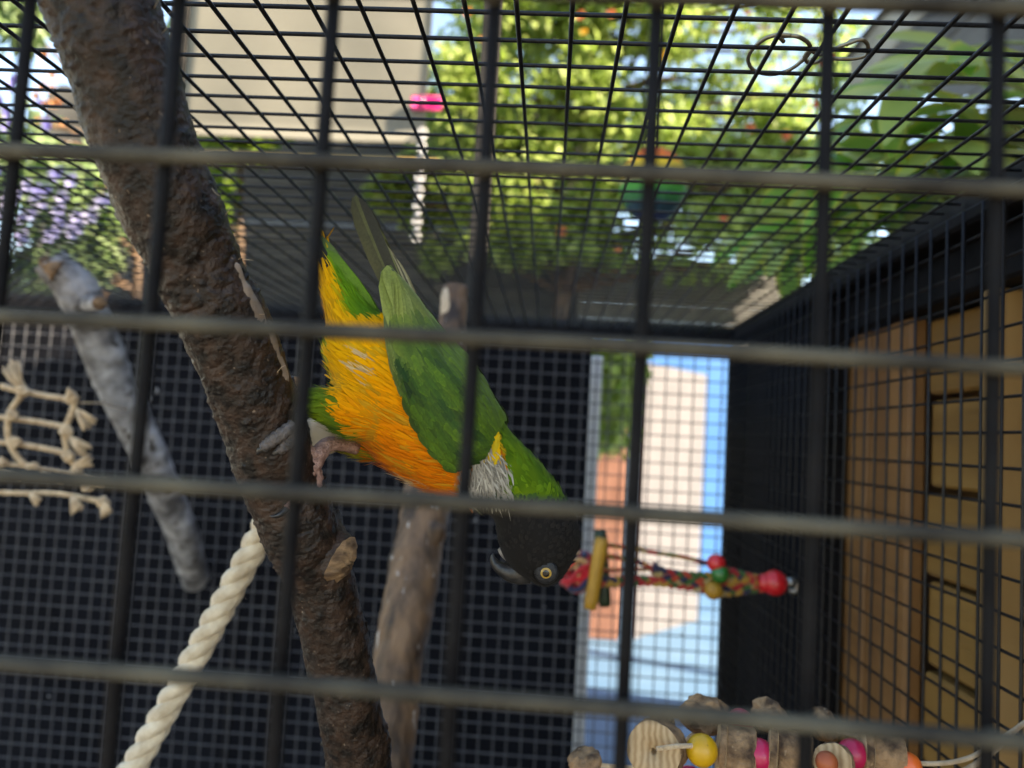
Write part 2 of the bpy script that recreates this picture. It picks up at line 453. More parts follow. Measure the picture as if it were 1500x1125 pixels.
# peeled strip along the upper right edge
def on_branch(i, ang, off):
    P = [V(a[:3]) for a in BRQ[max(i - 1, 0):i + 2]]; t = (P[-1] - P[0]).normalized()
    side = V((1, 0, 0)); side = (side - t * side.dot(t)).normalized(); front = t.cross(side)
    if front.y > 0: front = -front
    return V(BRQ[i][:3]) + (side * math.cos(ang) + front * math.sin(ang)) * (BRQ[i][3] + off)
def nearest_i(px, py):
    best = 0; bd = 1e9
    for i in range(0, 620, 2):
        v = V(BRQ[i][:3]); v = CAMROT.transposed() @ v
        sx, sy = 750 + F * v.x / -v.z, 562.5 - F * v.y / -v.z
        dd = (sx - px) ** 2 + (sy - py) ** 2
        if dd < bd: bd = dd; best = i
    return best
ia, ib = nearest_i(322, 380), nearest_i(378, 590)
P = []; rr = []
for k in range(40):
    f = k / 39; i = int(ia + (ib - ia) * f); P.append(on_branch(i, .05 + .08 * math.sin(f * 5), -.0031)); rr.append(.0045 * (math.sin(math.pi * min(1, f * 1.02)) ** .4 + .05) * (1 + .25 * nz((f * 9, 0, 0), 1)))
MB().add(*tube(P, rr, 14, True, barkdisp(.0008, 200))).build('peeled_strip', mat('peeled_bark', (.12, .085, .06), (.26, .19, .14), 60, .6, 0, .5, 300), br)
# bristles / torn fibres at the rim
mb = MB()
for k in range(12):
    i = random.randint(nearest_i(150, 20), ib); p = on_branch(i, U(-.3, .35), 0); L = U(.002, .007)
    d = V((U(.3, 1), U(-.5, .3), U(-.6, .8))).normalized(); mb.add(*tube([p, p + d * L * .5, p + d * L + V((0, 0, G(.0008)))], [.00018, .00013, .00006], 4))
tag(mb.build('bark_fibre', M['jute'], br), kind='stuff')
# cut stub low on the branch
def stub(c_px, c_py, Y, axis, r0, r1, L, name='stub', cutmat=None, bm='bark', dome=.001):
    c = at(c_px, c_py, Y); ax = V(axis).normalized(); P = [c + ax * L * k / 12 for k in range(13)]
    rr = [r0 + (r1 - r0) * (k / 12) ** .6 for k in range(13)]
    fr = frames(P); vs, fs = tube(P, rr, 30, False, barkdisp(.0034, 110)); mb = MB().add(vs, fs)
    o = len(P) * 30 - 30; rim = [vs[o + k] for k in range(30)]; cen = sum(rim, V()) / 30
    for r_, dd in ((.75, .0006), (.4, .0013), (.1, .0006)): rim2 = 0
    vv = list(rim); ff = []
    for j, (r_, dd) in enumerate(((.80, dome * .45), (.45, dome * .9), (.04, dome))):
        vv += [cen.lerp(p, r_) + ax * (dd + G(.0005)) for p in rim]
        for k in range(30): k2 = (k + 1) % 30; ff.append((j * 30 + k, j * 30 + k2, (j + 1) * 30 + k2, (j + 1) * 30 + k))
    mb.add(vv, ff, 1)
    return mb.build(name, [M[bm], cutmat or M['cut']], br)
stub(462, 802, .388, (.84, -.26, -.28), .022, .0125, .017, dome=.0055)
stub(448, 650, .418, (.75, .25, .5), .012, .0110, .024, 'stub', M['cream_wood'], 'cream_wood')
stub(408, 575, .362, (.8, -.1, .35), .006, .0045, .012)

# grey perch on the left, from the roof down to the back mesh
gb = empty('perch_branch', at(110, 400, .97)); tag(gb, 'pale grey bark perch hanging from the roof behind the knotted rope net', 'branch')
limb(gb, 'limb', [(72, 380, .965, 25), (112, 425, .99, 30), (142, 490, 1.02, 29), (168, 560, 1.06, 28), (206, 640, 1.11, 26), (241, 720, 1.17, 24), (270, 790, 1.24, 22), (286, 850, 1.335, 19)], 160, 36, M['bark_grey'], .0055, 30)
limb(gb, 'stub', [(132, 446, .97, 14), (146, 444, .945, 11)], 10, 18, M['bark_grey'], .001, 90)
limb(gb, 'torn_end', [(88, 398, .962, 20), (66, 384, .955, 11), (58, 379, .952, 5)], 14, 14, M['cut'], .004, 120)
# tan perch behind the parrot
tb = empty('perch_branch', at(560, 1130, .8)); tb.location.z = GZ + .03
tag(tb, 'upright tan bark perch standing behind the parrot and the dark branch', 'branch')
st = [(668, 424, 1.0, 20), (664, 470, .985, 22), (655, 540, .96, 26), (640, 620, .93, 29), (629, 700, .90, 33), (616, 790, .87, 36), (599, 880, .84, 38), (583, 980, .82, 37), (570, 1080, .80, 36), (556, 1200, .79, 40)]
pts = []
for (px, py, Y, rp) in st: p = at(px, py, Y); pts.append((p.x, p.y, p.z, rp * Y / F))
pts += [(-.19, .78, -.75, .036), (-.20, .78, GZ + .03, .04)]
qq = catmull(pts, 220); vs, fs = tube([a[:3] for a in qq], [a[3] for a in qq], 40, True, barkdisp(.005, 26))
MB().add(vs, fs).build('limb', [M['bark_tan'], M['cut']], tb)
limb(tb, 'cut_face', [(655, 470, .975, 9), (657, 440, .985, 12), (660, 422, .992, 10)], 14, 16, M['cream_wood'], .002, 120, M['cream_wood'])
limb(tb, 'stub', [(628, 790, .86, 20), (640, 772, .857, 16), (644, 766, .857, 8)], 12, 18, M['bark_tan'], .002, 90, M['bark_tan'])

# ------------------------------------------------------------------ cotton rope
rope = empty('cotton_rope', at(190, 1125, .56)); rope.location.z = GZ + .03
tag(rope, 'thick cream twisted cotton rope tied behind the dark branch', 'rope')
ctrl = [at(425, 700, .52), at(402, 745, .53), at(378, 790, .54), at(330, 880, .55), at(287, 960, .555), at(240, 1045, .56), at(198, 1120, .565), at(150, 1210, .57), V((-.42, .60, -.6)), V((-.52, .62, -.95)), V((-.55, .63, GZ + .028))]
path = [V(a) for a in catmull([tuple(p) for p in ctrl], 420)]
fr = frames(path); acc = [0]
for i in range(1, len(path)): acc.append(acc[-1] + (path[i] - path[i - 1]).length)
for s in range(3):
    P = []
    for i, p in enumerate(path):
        th = 2 * math.pi * (acc[i] / .052 + s / 3); P.append(p + (fr[i][1] * math.cos(th) + fr[i][2] * math.sin(th)) * .0046)
    def yarn(p, u, th, r): return .00035 * math.sin(th * 7 + u * 260) + .0003 * nz(p, 300)
    MB().add(*tube(P, .0056, 20, True, yarn)).build('strand', M['rope'], rope)
mb = MB()
for k in range(260):
    i = random.randrange(4, 300); d = V((G(), G(), G())).normalized(); p = path[i] + d * .0095
    mb.add(*tube([p, p + d * U(.001, .003) + V((G(.001), 0, G(.001)))], [.00012, .00006], 3))
tag(mb.build('loose_fibre', M['rope'], rope), kind='stuff')

# ------------------------------------------------------------------ knotted jute net
net = empty('rope_net', at(60, 640, .84)); tag(net, 'knotted beige jute rope net with frayed ends at the left of the cage', 'net')
NY = .86
def cord(pts, r=.0034, name='cord'):
    P3 = [at(a, b, c if len(t) > 2 else NY) for t in pts for a, b, c in [(t + (NY,))[:3]]]
    Pp = [V(a) for a in catmull([tuple(p) for p in P3], 14 * len(P3))]
    def tw(p, u, th, r_): return .0007 * math.sin(2 * th + u * len(P3) * 30) + .0004 * nz(p, 250)
    return MB().add(*tube(Pp, r, 12, True, tw)).build(name, M['jute'], net)
XLp = -300
cord([(XLp, 470, .8), (-150, 520, .83), (0, 565), (35, 573), (70, 580), (112, 586)])
cord([(XLp, 560, .8), (-150, 590, .83), (0, 611), (50, 617), (95, 625)])
cord([(XLp, 640, .8), (-150, 640, .83), (0, 648), (50, 654), (95, 663)])
cord([(XLp, 690, .8), (-150, 670, .83), (0, 680), (60, 688), (110, 697), (140, 706)])
cord([(20, 530, .85), (28, 555, .85), (33, 575, .85), (14, 605, .85), (12, 640, .855), (24, 668, .855), (45, 688, .86)], .0034)
cord([(112, 580, .85), (105, 605, .85), (95, 632, .85), (100, 664, .855), (115, 690, .86), (126, 706, .86), (150, 708, .86)], .0036)
cord([(0, 690, .85), (30, 700, .85)], .002); cord([(60, 693, .85), (92, 706, .85)], .002)
cord([(XLp, 700, .8), (-120, 716, .84), (20, 722, .86), (80, 722, .86), (130, 731, .86), (160, 738, .86)], .0032)
for (a, b, r) in [(33, 573, 9), (17, 609, 8), (22, 648, 8), (47, 684, 8), (2, 678, 8), (105, 583, 9), (97, 632, 9), (100, 668, 8), (112, 692, 8), (128, 712, 8), (150, 735, 8)]:
    c = at(a, b, .848); ax = axis_rot((G(), G(), G()))
    P = []
    for k in range(40):
        t = 2 * math.pi * k / 39 * 2; rad = (1 + .35 * math.cos(1.5 * t)) * r * .55 * .85 / F
        P.append(c + ax @ V((rad * math.cos(t), rad * math.sin(t), .45 * r * .85 / F * math.sin(1.5 * t))))
    MB().add(*tube(P, .0030, 9)).build('knot', M['jute'], net)
def tassel(a, b, a2, b2, wpx, n=26):
    mb = MB(); p0 = at(a, b, .846); p1 = at(a2, b2, .842); sd = (p1 - p0).cross(V((0, 1, 0))).normalized()
    for k in range(n):
        s, t = U(-1, 1), U(-1, 1); e = p1 + sd * s * wpx * .85 / F + V((0, t * wpx * .6 * .85 / F, 0)) + (p1 - p0) * G(.06)
        m_ = p0.lerp(e, .5) + sd * s * wpx * .15 * .85 / F
        mb.add(*tube([p0 + sd * s * .0012, m_, e], [.0012, .0012, .0009], 5))
    mb.build('frayed_end', M['jute'], net)
tassel(30, 570, 14, 535, 13); tassel(112, 600, 132, 622, 12); tassel(102, 640, 126, 660, 10); tassel(108, 682, 132, 674, 9); tassel(128, 706, 152, 707, 5, 14)
tassel(105, 728, 114, 748, 9); tassel(44, 724, 56, 736, 6); tassel(150, 734, 158, 752, 9); tassel(98, 582, 104, 572, 8, 14)
c0 = at(118, 590, .86)
MB().add(*tube([c0, at(150, 590, .93), at(185, 600, 1.04)], .0012, 6)).build('tie', M['jute'], net)

# ------------------------------------------------------------------ the parrot
BY = .385
K = BY / F                                    # metres per photograph pixel at the bird
par = empty('parrot', at(500, 650, BY))
tag(par, 'green parrot with orange yellow belly and dark grey head hanging head down', 'parrot')
def B(px, py, w=0.0): return at(px, py, BY) + V((0, w * K, 0))
def lerp3(a, b, t): return tuple(x + (y - x) * t for x, y in zip(a, b))
def smooth(a, b, x):
    t = max(0, min(1, (x - a) / (b - a))); return t * t * (3 - 2 * t)
def loft(st, n=60, seg=40):
    """stations: (dorsal px,py, ventral px,py, half depth px, w offset)"""
    q = catmull(st, n); vs, fs = [], []
    for (ax, ay, bx, by, hd, wo_) in q:
        cx, cy = (ax + bx) / 2, (ay + by) / 2
        for k in range(seg):
            th = 2 * math.pi * k / seg; c, s = math.cos(th), math.sin(th)
            vs.append(B(cx + (ax - bx) / 2 * c, cy + (ay - by) / 2 * c, wo_ + hd * s))
    for i in range(n - 1):
        for k in range(seg):
            k2 = (k + 1) % seg; fs.append((i * seg + k, (i + 1) * seg + k, (i + 1) * seg + k2, i * seg + k2))
    fs.append(tuple(range(seg))); fs.append(tuple(reversed(range((n - 1) * seg, n * seg))))
    return vs, fs
SP = [(474, 352, 467, 358, 6, 0), (497, 388, 468, 398, 13, 0), (533, 432, 474, 440, 26, 0), (566, 462, 481, 482, 40, 0), (618, 480, 482, 535, 60, 0), (682, 540, 512, 618, 76, 0),
      (722, 596, 568, 684, 76, 0), (750, 634, 632, 722, 66, 0), (790, 676, 690, 742, 56, 0), (826, 724, 722, 758, 52, 0), (847, 768, 728, 784, 54, 0), (848, 800, 736, 812, 50, 0), (836, 828, 752, 834, 42, 0), (818, 850, 778, 852, 22, 0), (806, 858, 796, 858, 6, 0)]
mb = MB().add(*loft(SP, 90, 48))
def blob(st, n=24, seg=24):
    """stations (px,py,w,r px)"""
    q = catmull(st, n); P = [B(a, b, c) for a, b, c, r in q]; return tube(P, [r * K for *_, r in q], seg)
mb.add(*blob([(570, 610, -30, 40), (530, 606, -46, 38), (495, 596, -50, 27), (468, 587, -50, 17), (458, 583, -50, 8)]))     # near thigh
mb.add(*blob([(575, 640, 30, 34), (540, 652, 34, 27), (512, 655, 34, 17), (496, 652, 34, 9)]))                            # far thigh
bo = mb.build('body', [], par)
md_ = bo.modifiers.new('r', 'REMESH'); md_.mode = 'VOXEL'; md_.voxel_size = .0014
ms_ = bo.modifiers.new('s', 'SMOOTH'); ms_.iterations = 8; ms_.factor = .5
bpy.context.view_layer.update()
dg = bpy.context.evaluated_depsgraph_get()
bm_ = bpy.data.meshes.new_from_object(bo.evaluated_get(dg))
bo.modifiers.clear(); bo.data = bm_
bm_.polygons.foreach_set('use_smooth', [True] * len(bm_.polygons))
CT = CAMROT.transposed()
def pix(p):
    """photograph pixel of a point at the bird, measured in the bird's own plane of symmetry"""
    v = CT @ V((p[0], BY, p[2])); return 750 + F * v.x / -v.z, 562.5 - F * v.y / -v.z
GREEN, GREEN2, DGREEN = (.060, .135, .004), (.110, .190, .005), (.022, .068, .005)
YEL, ORA, DORA = (.80, .42, .008), (.74, .28, .005), (.60, .15, .004)
GREY, WHITE = (.0125, .011, .010), (.36, .33, .27)
def ell(px, py, cx, cy, rx, ry): return ((px - cx) / rx) ** 2 + ((py - cy) / ry) ** 2
def plum(px, py, w):
    n1 = noise.noise(V((px, py, w)) * .045); n2 = noise.noise(V((px, py, w)) * .12)
    jx, jy = px + n2 * 10, py + n2 * 8
    # head
    hb = 728 + (jx - 727) * .02 + n2 * 6
    if jy > hb and jx > 690:
        return lerp3((.035, .085, .010), GREY, smooth(hb, hb + 14, jy))
    # boundary line between dorsal green and belly, by position across the body
    dl = (jx - 560) * .80 - (jy - 470) * .60          # >0 towards the back
    if ell(jx, jy, 716, 702, 36, 46) < 1: return lerp3(WHITE, (.30, .27, .22), max(0, n1 + .3))
    if jx > 738 + (jy - 640) * .08 and jy > 600: return lerp3(GREEN2, GREEN, .5 + n1)
    if ell(jx, jy, 725, 655, 12, 26) < 1: return (.62, .34, .01)
    # tail
    if jy < 500:
        tl = (jx - 470) * .66 - (jy - 352) * .55 
        g = smooth(-2, 8, (jx - (470 + (jy - 352) * .35)) - 6)
        if jy < 478 and g > 0: 
            c = lerp3(YEL, lerp3((.13, .27, .006), (.07, .19, .008), .5 + n1), g)
            return lerp3((.09, .11, .05), c, smooth(350, 392, jy + (jx - 470) * .2))
        return lerp3(YEL, (.66, .31, .006), .5 + n1)
    # thighs
    if ell(jx, jy, 480, 593, 36, 28) < 1 or (jy > 586 + (jx - 470) * .62 and jx < 540 and jy < 652) :
        return lerp3((.17, .25, .012), (.065, .13, .010), .5 + n1)
    if jx < 545 and jy > 640: return lerp3((.18, .20, .02), (.32, .24, .02), .5 + n1)
    if dl > 30: return lerp3(GREEN, DGREEN, .4 + n1)
    if ell(jx, jy, 552, 548, 12, 22) < 1 or ell(jx, jy, 612, 711, 17, 9) < 1: return (.60, .42, .20)
    t = smooth(520, 640, jy * .62 + jx * .42)
    c = lerp3(YEL, ORA, t); c = lerp3(c, DORA, smooth(.1, .9, t * .9 + n1 * .8) * smooth(560, 680, jy))
    if ell(jx, jy, 484, 545, 9, 40) < 1: c = (.30, .42, .02)
    if n1 > .28 and jy > 520 and jx > 545: c = lerp3(c, (.40, .28, .02), .5)
    return c
def body_col(p):
    px, py = pix(p); return plum(px, py, (p[1] - BY) / K)
a = bm_.color_attributes.new('Col', 'FLOAT_COLOR', 'POINT'); flat = []
for v in bm_.vertices:
    c = body_col(v.co); flat += [c[0] * .8, c[1] * .8, c[2] * .8, 1]
a.data.foreach_set('color', flat)
M['plume'] = vcol('plumage', .8, .08, .03, .12)
M['wingm'] = vcol('wing_feathers', .62, .06, .10, .2, vary=.14, vscale=700)
bm_.materials.clear(); bm_.materials.append(M['plume'])
PROF = ((0, .22), (.25, .72), (.55, 1), (.8, .86), (.94, .5), (1, .1))
PROF_L = ((0, .35), (.2, .8), (.5, 1), (.8, .92), (.93, .62), (1, .08))
def feather(mb, p, d, n, L, W, lift, curve, cc, ce, ct, prof=PROF, sweep=0.0, soft=0):
    d = d.normalized(); n = (n - d * n.dot(d)).normalized(); s = d.cross(n); vs = []; cs = []
    for (u, wf) in prof:
        c = p + d * (u * L) + n * (lift * u * L - curve * u * u * L) + s * sweep * u * u * L
        h = W * .5 * wf
        vs += [c - s * h - n * h * .22, c + n * h * .05, c + s * h - n * h * .22]
        e = lerp3(ce, ct, smooth(.6, 1, u)); m_ = lerp3(cc, ct, smooth(.75, 1, u)); cs += [e, m_, e]
        if soft: mb.n += [tuple((n - s * .28 * soft + d * .1 * soft).normalized()), tuple(n), tuple((n + s * .28 * soft + d * .1 * soft).normalized())]
    fs = []
    for i in range(len(prof) - 1):
        for j in range(2):
            k = i * 3 + j; fs.append((k, k + 1, k + 4, k + 3))
    mb.add(vs, fs, 0, cs)
# axis of the body for feather flow
AX = [((a_ + c_) / 2, (b_ + d2) / 2) for a_, b_, c_, d2, *_ in SP]
def flow(px, py, w):
    if px > 700 and py > 725:                        # head: away from the bill
        return V((px - 735, (py - 845) * 1.1))
    if ell(px, py, 474, 590, 46, 34) < 1: return V((-1, .12))
    if ell(px, py, 716, 702, 38, 50) < 1: return V((.15, 1)) 
    best = 0; bd = 1e9
    for i in range(len(AX) - 1):
        mx, my = (AX[i][0] + AX[i + 1][0]) / 2, (AX[i][1] + AX[i + 1][1]) / 2
        dd = (mx - px) ** 2 + (my - py) ** 2
        if dd < bd: bd = dd; best = i
    f = V((AX[best][0] - AX[best + 1][0], AX[best][1] - AX[best + 1][1])).normalized()
    if 480 < px < 700 and py > 520: f = (f + V((-.75, .05))).normalized()
    return f
XI = CAMROT @ V((1, 0, 0)); YI = CAMROT @ V((0, -1, 0))
bm_.calc_loop_triangles()
tris = [(bm_.vertices[t.vertices[0]].co, bm_.vertices[t.vertices[1]].co, bm_.vertices[t.vertices[2]].co, t.area) for t in bm_.loop_triangles]
cum = []; s_ = 0
for t in tris: s_ += t[3]; cum.append(s_)
vn = [v.normal.copy() for v in bm_.vertices]
BVH = BVHTree.FromPolygons([v.co for v in bm_.vertices], [p.vertices[:] for p in bm_.polygons])
import bisect
def samples(n, rmin):
    grid = {}; out = []
    for _ in range(n):
        i = bisect.bisect(cum, R() * s_); i = min(i, len(tris) - 1); A, Bv, C, _a = tris[i]
        u, v = R(), R()
        if u + v > 1: u, v = 1 - u, 1 - v
        p = A + (Bv - A) * u + (C - A) * v; px, py = pix(p); r = rmin(px, py)
        key = (int(p.x / .004), int(p.y / .004), int(p.z / .004)); ok = True
        for dx in (-1, 0, 1):
            for dy in (-1, 0, 1):
                for dz in (-1, 0, 1):
                    for q_ in grid.get((key[0] + dx, key[1] + dy, key[2] + dz), ()):
                        if (q_ - p).length < r: ok = False; break
        if not ok: continue
        grid.setdefault(key, []).append(p); out.append((p, (Bv - A).cross(C - A).normalized(), px, py))
    return out
mb = MB()
def rm(px, py): return .00125 if (px > 700 and py > 728) else .0017
for (p, n, px, py) in samples(42000, rm):
    w_ = (p.y - BY) / K
    if ell(px, py, 800, 838, 17, 17) < 1 or (px < 768 and py > 806 and px > 715): continue      # eye ring, bill
    c = plum(px, py, w_); f = flow(px, py, w_); d = XI * f.x + YI * f.y
    d = d - n * d.dot(n)
    if d.length < 1e-5: continue
    d = d.normalized() + V((G(.09), G(.09), G(.09))); head = px > 700 and py > 728
    j = 1 + G(.055); c = tuple(max(.002, x * j) for x in c)
    grn = c[1] > c[0]
    if head: L, W, lf = U(.0035, .0055), U(.0018, .0026), U(.05, .16)
    elif grn and px > 735: L, W, lf = U(.006, .009), U(.0020, .0034), U(.02, .07)
    elif ell(px, py, 716, 702, 40, 50) < 1: L, W, lf = U(.007, .011), U(.0006, .0012), U(.1, .4)
    else: L, W, lf = U(.009, .014), U(.0010, .0024), U(.015, .10)
    if px < 545 and 560 < py < 660: L *= .65
    ce = tuple(min(1, x * 1.12 + .004) for x in c) if grn else tuple(x * (1.7 if head else .97) for x in c)  # head feather edges lightened, a sheen put into the colour
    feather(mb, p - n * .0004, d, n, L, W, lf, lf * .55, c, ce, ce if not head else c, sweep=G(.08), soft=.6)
# loose wisps that break the outline
for (p, n, px, py) in samples(9000, lambda a, b: .0012):
    head = px > 700 and py > 728
    if head or px > 745: 
        if R() < .8: continue
    w_ = (p.y - BY) / K; c = plum(px, py, w_); f = flow(px, py, w_); d = XI * f.x + YI * f.y; d = (d - n * d.dot(n))
    if d.length < 1e-5: continue
    d = d.normalized(); L = U(.006, .012) if not head else .004
    j = U(.9, 1.25); c = tuple(x * j for x in c); sd = d.cross(n) * .00022
    e = p + d * L + n * U(.0002, .0018) + V((G(.001), G(.001), G(.001))); mm = p.lerp(e, .5) + n * .0006
    mb.add([p - sd, p + sd, mm + sd * .8, mm - sd * .8, e], [(0, 1, 2, 3), (3, 2, 4)], 0, c); mb.n += [tuple(n)] * 5
tag(mb.build('plumage', M['plume'], bo), kind='stuff')

# wings: curved sheet over the flank, coverts, flight feathers
WST = [  # ventral (px,py,w), middle, dorsal
    ((716, 672, -62), (726, 650, -66), (742, 618, -30)),
    ((672, 690, -74), (704, 636, -90), (734, 596, -24)),
    ((628, 650, -84), (676, 590, -98), (712, 552, -20)),
    ((602, 603, -86), (645, 552, -97), (692, 520, -18)),
    ((578, 552, -78), (618, 516, -87), (664, 486, -16)),
    ((566, 505, -66), (600, 476, -68), (640, 456, -16)),
    ((568, 455, -46), (588, 438, -54), (612, 424, -18)),
    ((569, 420, -38), (576, 410, -42), (590, 398, -22)),
    ((572, 402, -34), (576, 398, -36), (582, 392, -26))]
WST = [(( v[0] + e_, v[1] - e_ * .4, v[2]), m_, (d2[0] - f_, d2[1] + f_ * .4, d2[2])) for (v, m_, d2), e_, f_ in zip(WST, (0, 0, 4, 8, 11, 13, 12, 6, 2), (0, 2, 4, 6, 10, 12, 10, 5, 2))]
def wing_pt(s, t, sign=1):
    """s shoulder->tip, t ventral->dorsal"""
    m = len(WST) - 1; x = max(0, min(s, 1)) * m; i = min(int(x), m - 1); f = x - i
    def cr(c):
        p0, p1, p2, p3 = [WST[max(0, min(m, i + k))][c] for k in (-1, 0, 1, 2)]
        return [.5 * (2 * b + (cc - a) * f + (2 * a - 5 * b + 4 * cc - dd) * f * f + (3 * b - a - 3 * cc + dd) * f ** 3) for a, b, cc, dd in zip(p0, p1, p2, p3)]
    a, b, c = cr(0), cr(1), cr(2)
    k = [2 * bb - .5 * (aa + cc) for aa, bb, cc in zip(a, b, c)]
    px, py, w_ = [(1 - t) ** 2 * aa + 2 * t * (1 - t) * kk + t * t * cc for aa, kk, cc in zip(a, k, c)]
    return px, py, w_ * sign
def wing_frame(s, t, sign):
    e = .02
    p = B(*wing_pt(s, t, sign)); ds = B(*wing_pt(min(1, s + e), t, sign)) - B(*wing_pt(max(0, s - e), t, sign))
    dt = B(*wing_pt(s, min(1, t + e), sign)) - B(*wing_pt(s, max(0, t - e), sign))
    n = ds.cross(dt)
    if n.y * sign > 0: n = -n
    return p, ds.normalized(), n.normalized()
def wcol(s, t):
    n1 = noise.noise(V((s * 9, t * 7, 2)))
    c = lerp3((.012, .044, .003), (.036, .085, .004), .5 + n1 * 1.3)
    c = lerp3(c, (.080, .140, .005), smooth(.25, .85, t + n1 * .3) * .55)
    c = lerp3(c, (.125, .175, .028), smooth(.34, .66, s + n1 * .10))  # paler towards the tip: light through the feathers put into the colour
    return c
for sign in (1, -1):
    NS, NT = 30, 18; vs, fs, cs = [], [], []
    for i in range(NS + 1):
        for k in range(NT + 1):
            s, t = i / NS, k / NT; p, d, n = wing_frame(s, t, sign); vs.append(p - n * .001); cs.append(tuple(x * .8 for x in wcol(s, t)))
    Q = len(vs)
    for i in range(NS + 1):
        for k in range(NT + 1):
            s, t = i / NS, k / NT; p, d, n = wing_frame(s, t, sign); vs.append(p - n * (.001 + .004 * math.sin(math.pi * min(max(t, .05), .95)))); cs.append((.05, .06, .02))
    for o_ in (0, Q):
        for i in range(NS):
            for k in range(NT):
                a_ = o_ + i * (NT + 1) + k; fs.append((a_, a_ + 1, a_ + NT + 2, a_ + NT + 1))
    wing = MB().add(vs, fs, 0, cs).build('wing', M['wingm'], par)
    # coverts in overlapping rows, drawn from the tip towards the shoulder
    mb = MB()
    nrow = 30
    for r_ in range(nrow):
        s = .60 - .60 * r_ / (nrow - 1) 
        nf = int(9 + 9 * math.sin(math.pi * min(1, max(.12, .2 + (s) * .85)))); L = .0065 + .013 * s ** 1.2
        for j in range(nf):
            t = (j + .5 + G(.10) + (.5 if r_ % 2 else 0)) / nf
            if t > 1.0: t = .99
            p, d, n = wing_frame(s + G(.006), t, sign); p2, d2, _ = wing_frame(min(1, s + .15), t, sign)
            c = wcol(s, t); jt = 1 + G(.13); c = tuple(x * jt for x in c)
            ce = (c[0] * 1.4 + .008, c[1] * 1.28 + .009, c[2] * 1.1)
            feather(mb, p + n * (.0002 + .0006 * (1 - s)), (d + d2) * .5 + V((G(.05), G(.03), G(.05))), n, L * U(.88, 1.15), .0072 * (.75 + .5 * s) * U(.85, 1.1), .05, .05, c, ce, ce, soft=1)
    # fringe on the bend of the wing
    tag(mb.build('covert_feathers', M['wingm'], wing), kind='stuff')
    # secondaries and tertials
    for j in range(9):
        t = .06 + .88 * j / 8; s0 = .55 + .02 * math.sin(j * 2.1)
        p, d, n = wing_frame(s0, t, sign); e, _, n2 = wing_frame(min(1, .93 + .05 * math.sin(j * 1.7) + .02), .25 + .5 * t, sign)
        dd = (e - p); L = dd.length * (1.02 if 1 < j < 8 else .9); c = lerp3((.105, .135, .018), (.16, .195, .035), R())
        mb = MB(); feather(mb, p + n * (-.0008 + .0011 * (j / 8)), dd, n, L, .0120, .11, .115, c, (c[0] * 1.45 + .03, c[1] * 1.35 + .03, c[2] * 1.6 + .01), (c[0] * 1.4, c[1] * 1.3, c[2] * 1.4), PROF_L)
        mb.build('flight_feather', M['wingm'], wing)
    # primaries: long dark tips reaching past the tail
    prim = [((600, 470), (513, 300), .0050, (.050, .048, .022)), ((598, 462), (517, 297), .0048, (.075, .078, .030)), ((600, 455), (524, 300), .0046, (.030, .028, .018)), ((602, 452), (536, 326), .0045, (.10, .105, .040)),
            ((603, 450), (545, 345), .0044, (.040, .036, .026)), ((604, 446), (553, 357), .0044, (.19, .17, .11)), ((606, 444), (562, 370), .0042, (.05, .045, .032)), ((607, 442), (569, 378), .0042, (.22, .20, .13))]
    prim = [(p0, p1, w_, (c_[0] * 1.15, c_[1] * 1.1, c_[2] * .9)) for p0, p1, w_, c_ in prim]
    for j, ((a_, b_), (c_, e_), W, cl) in enumerate(prim):
        w0 = (-30 + j * 1.2) * sign; p = B(a_, b_, w0); e2 = B(c_, e_, (-22 + j * 1.0) * sign); dd = e2 - p
        n = V((0, -sign, 0)) + V((.25, 0, .1)); mb = MB()
        feather(mb, p, dd, n, dd.length, W * 1.9, .0, -.01, cl, tuple(x * 1.3 for x in cl), tuple(x * .7 for x in cl), PROF_L, sweep=.05 * sign)
        mb.build('flight_feather', M['wingm'], wing)
# tail feathers
for j, (tx, ty, sx, sy, cl) in enumerate([(466, 343, 532, 446, (.10, .12, .055)), (469, 347, 540, 448, (.085, .13, .03)), (474, 357, 545, 452, (.09, .17, .02)), (483, 368, 552, 456, (.10, .20, .012)), (467, 350, 524, 452, (.012, .012, .010)), (470, 362, 512, 452, (.02, .018, .012))]):
    for w_ in (-9 - j, 9 + j):
        p = B(sx, sy, w_); e2 = B(tx, ty, w_ * .8); dd = e2 - p; mb = MB()
        feather(mb, p, dd, V((.3, -1 if w_ < 0 else 1, .2)), dd.length, .0072, 0, .0, cl, tuple(x * 1.25 for x in cl), tuple(x * .8 for x in cl), PROF_L)
        mb.build('tail_feather', M['wingm'], par)
# yellow tuft at the bend of the wing
mb = MB()
for sign in (1, -1):
    for k in range(70):
        px, py = U(716, 738), U(632, 668); p = B(px, py, sign * U(-66, -58)); f = V((-.55 + G(.2), .8 + G(.2)))
        d = XI * f.x + YI * f.y; c = lerp3((.68, .38, .008), (.50, .36, .02), R())
        feather(mb, p, d, V((0, -sign, 0)), U(.006, .010), U(.0015, .003), .1, .1, c, c, c, soft=.5)
tag(mb.build('wing_bend_feathers', M['plume'], par), kind='stuff')
mb = MB()
for sign in (1, -1):
    for k in range(900):
        px, py = 712 + G(13), 686 + G(16)
        if px > 738 or py > 706: continue
        p = B(px, py, sign * (-66 + G(3) + abs(px - 716) * .25)); f = V((.25 + G(.35), 1 + G(.2)))
        d = XI * f.x + YI * f.y; c = lerp3((.44, .40, .33), (.17, .15, .12), R())
        feather(mb, p, d, V((0, -sign, 0)) + V((G(.3), 0, G(.3))), U(.005, .009), U(.0004, .0010), U(.02, .3), .2, c, c, c, soft=.5)
tag(mb.build('down_feathers', M['plume'], par), kind='stuff')

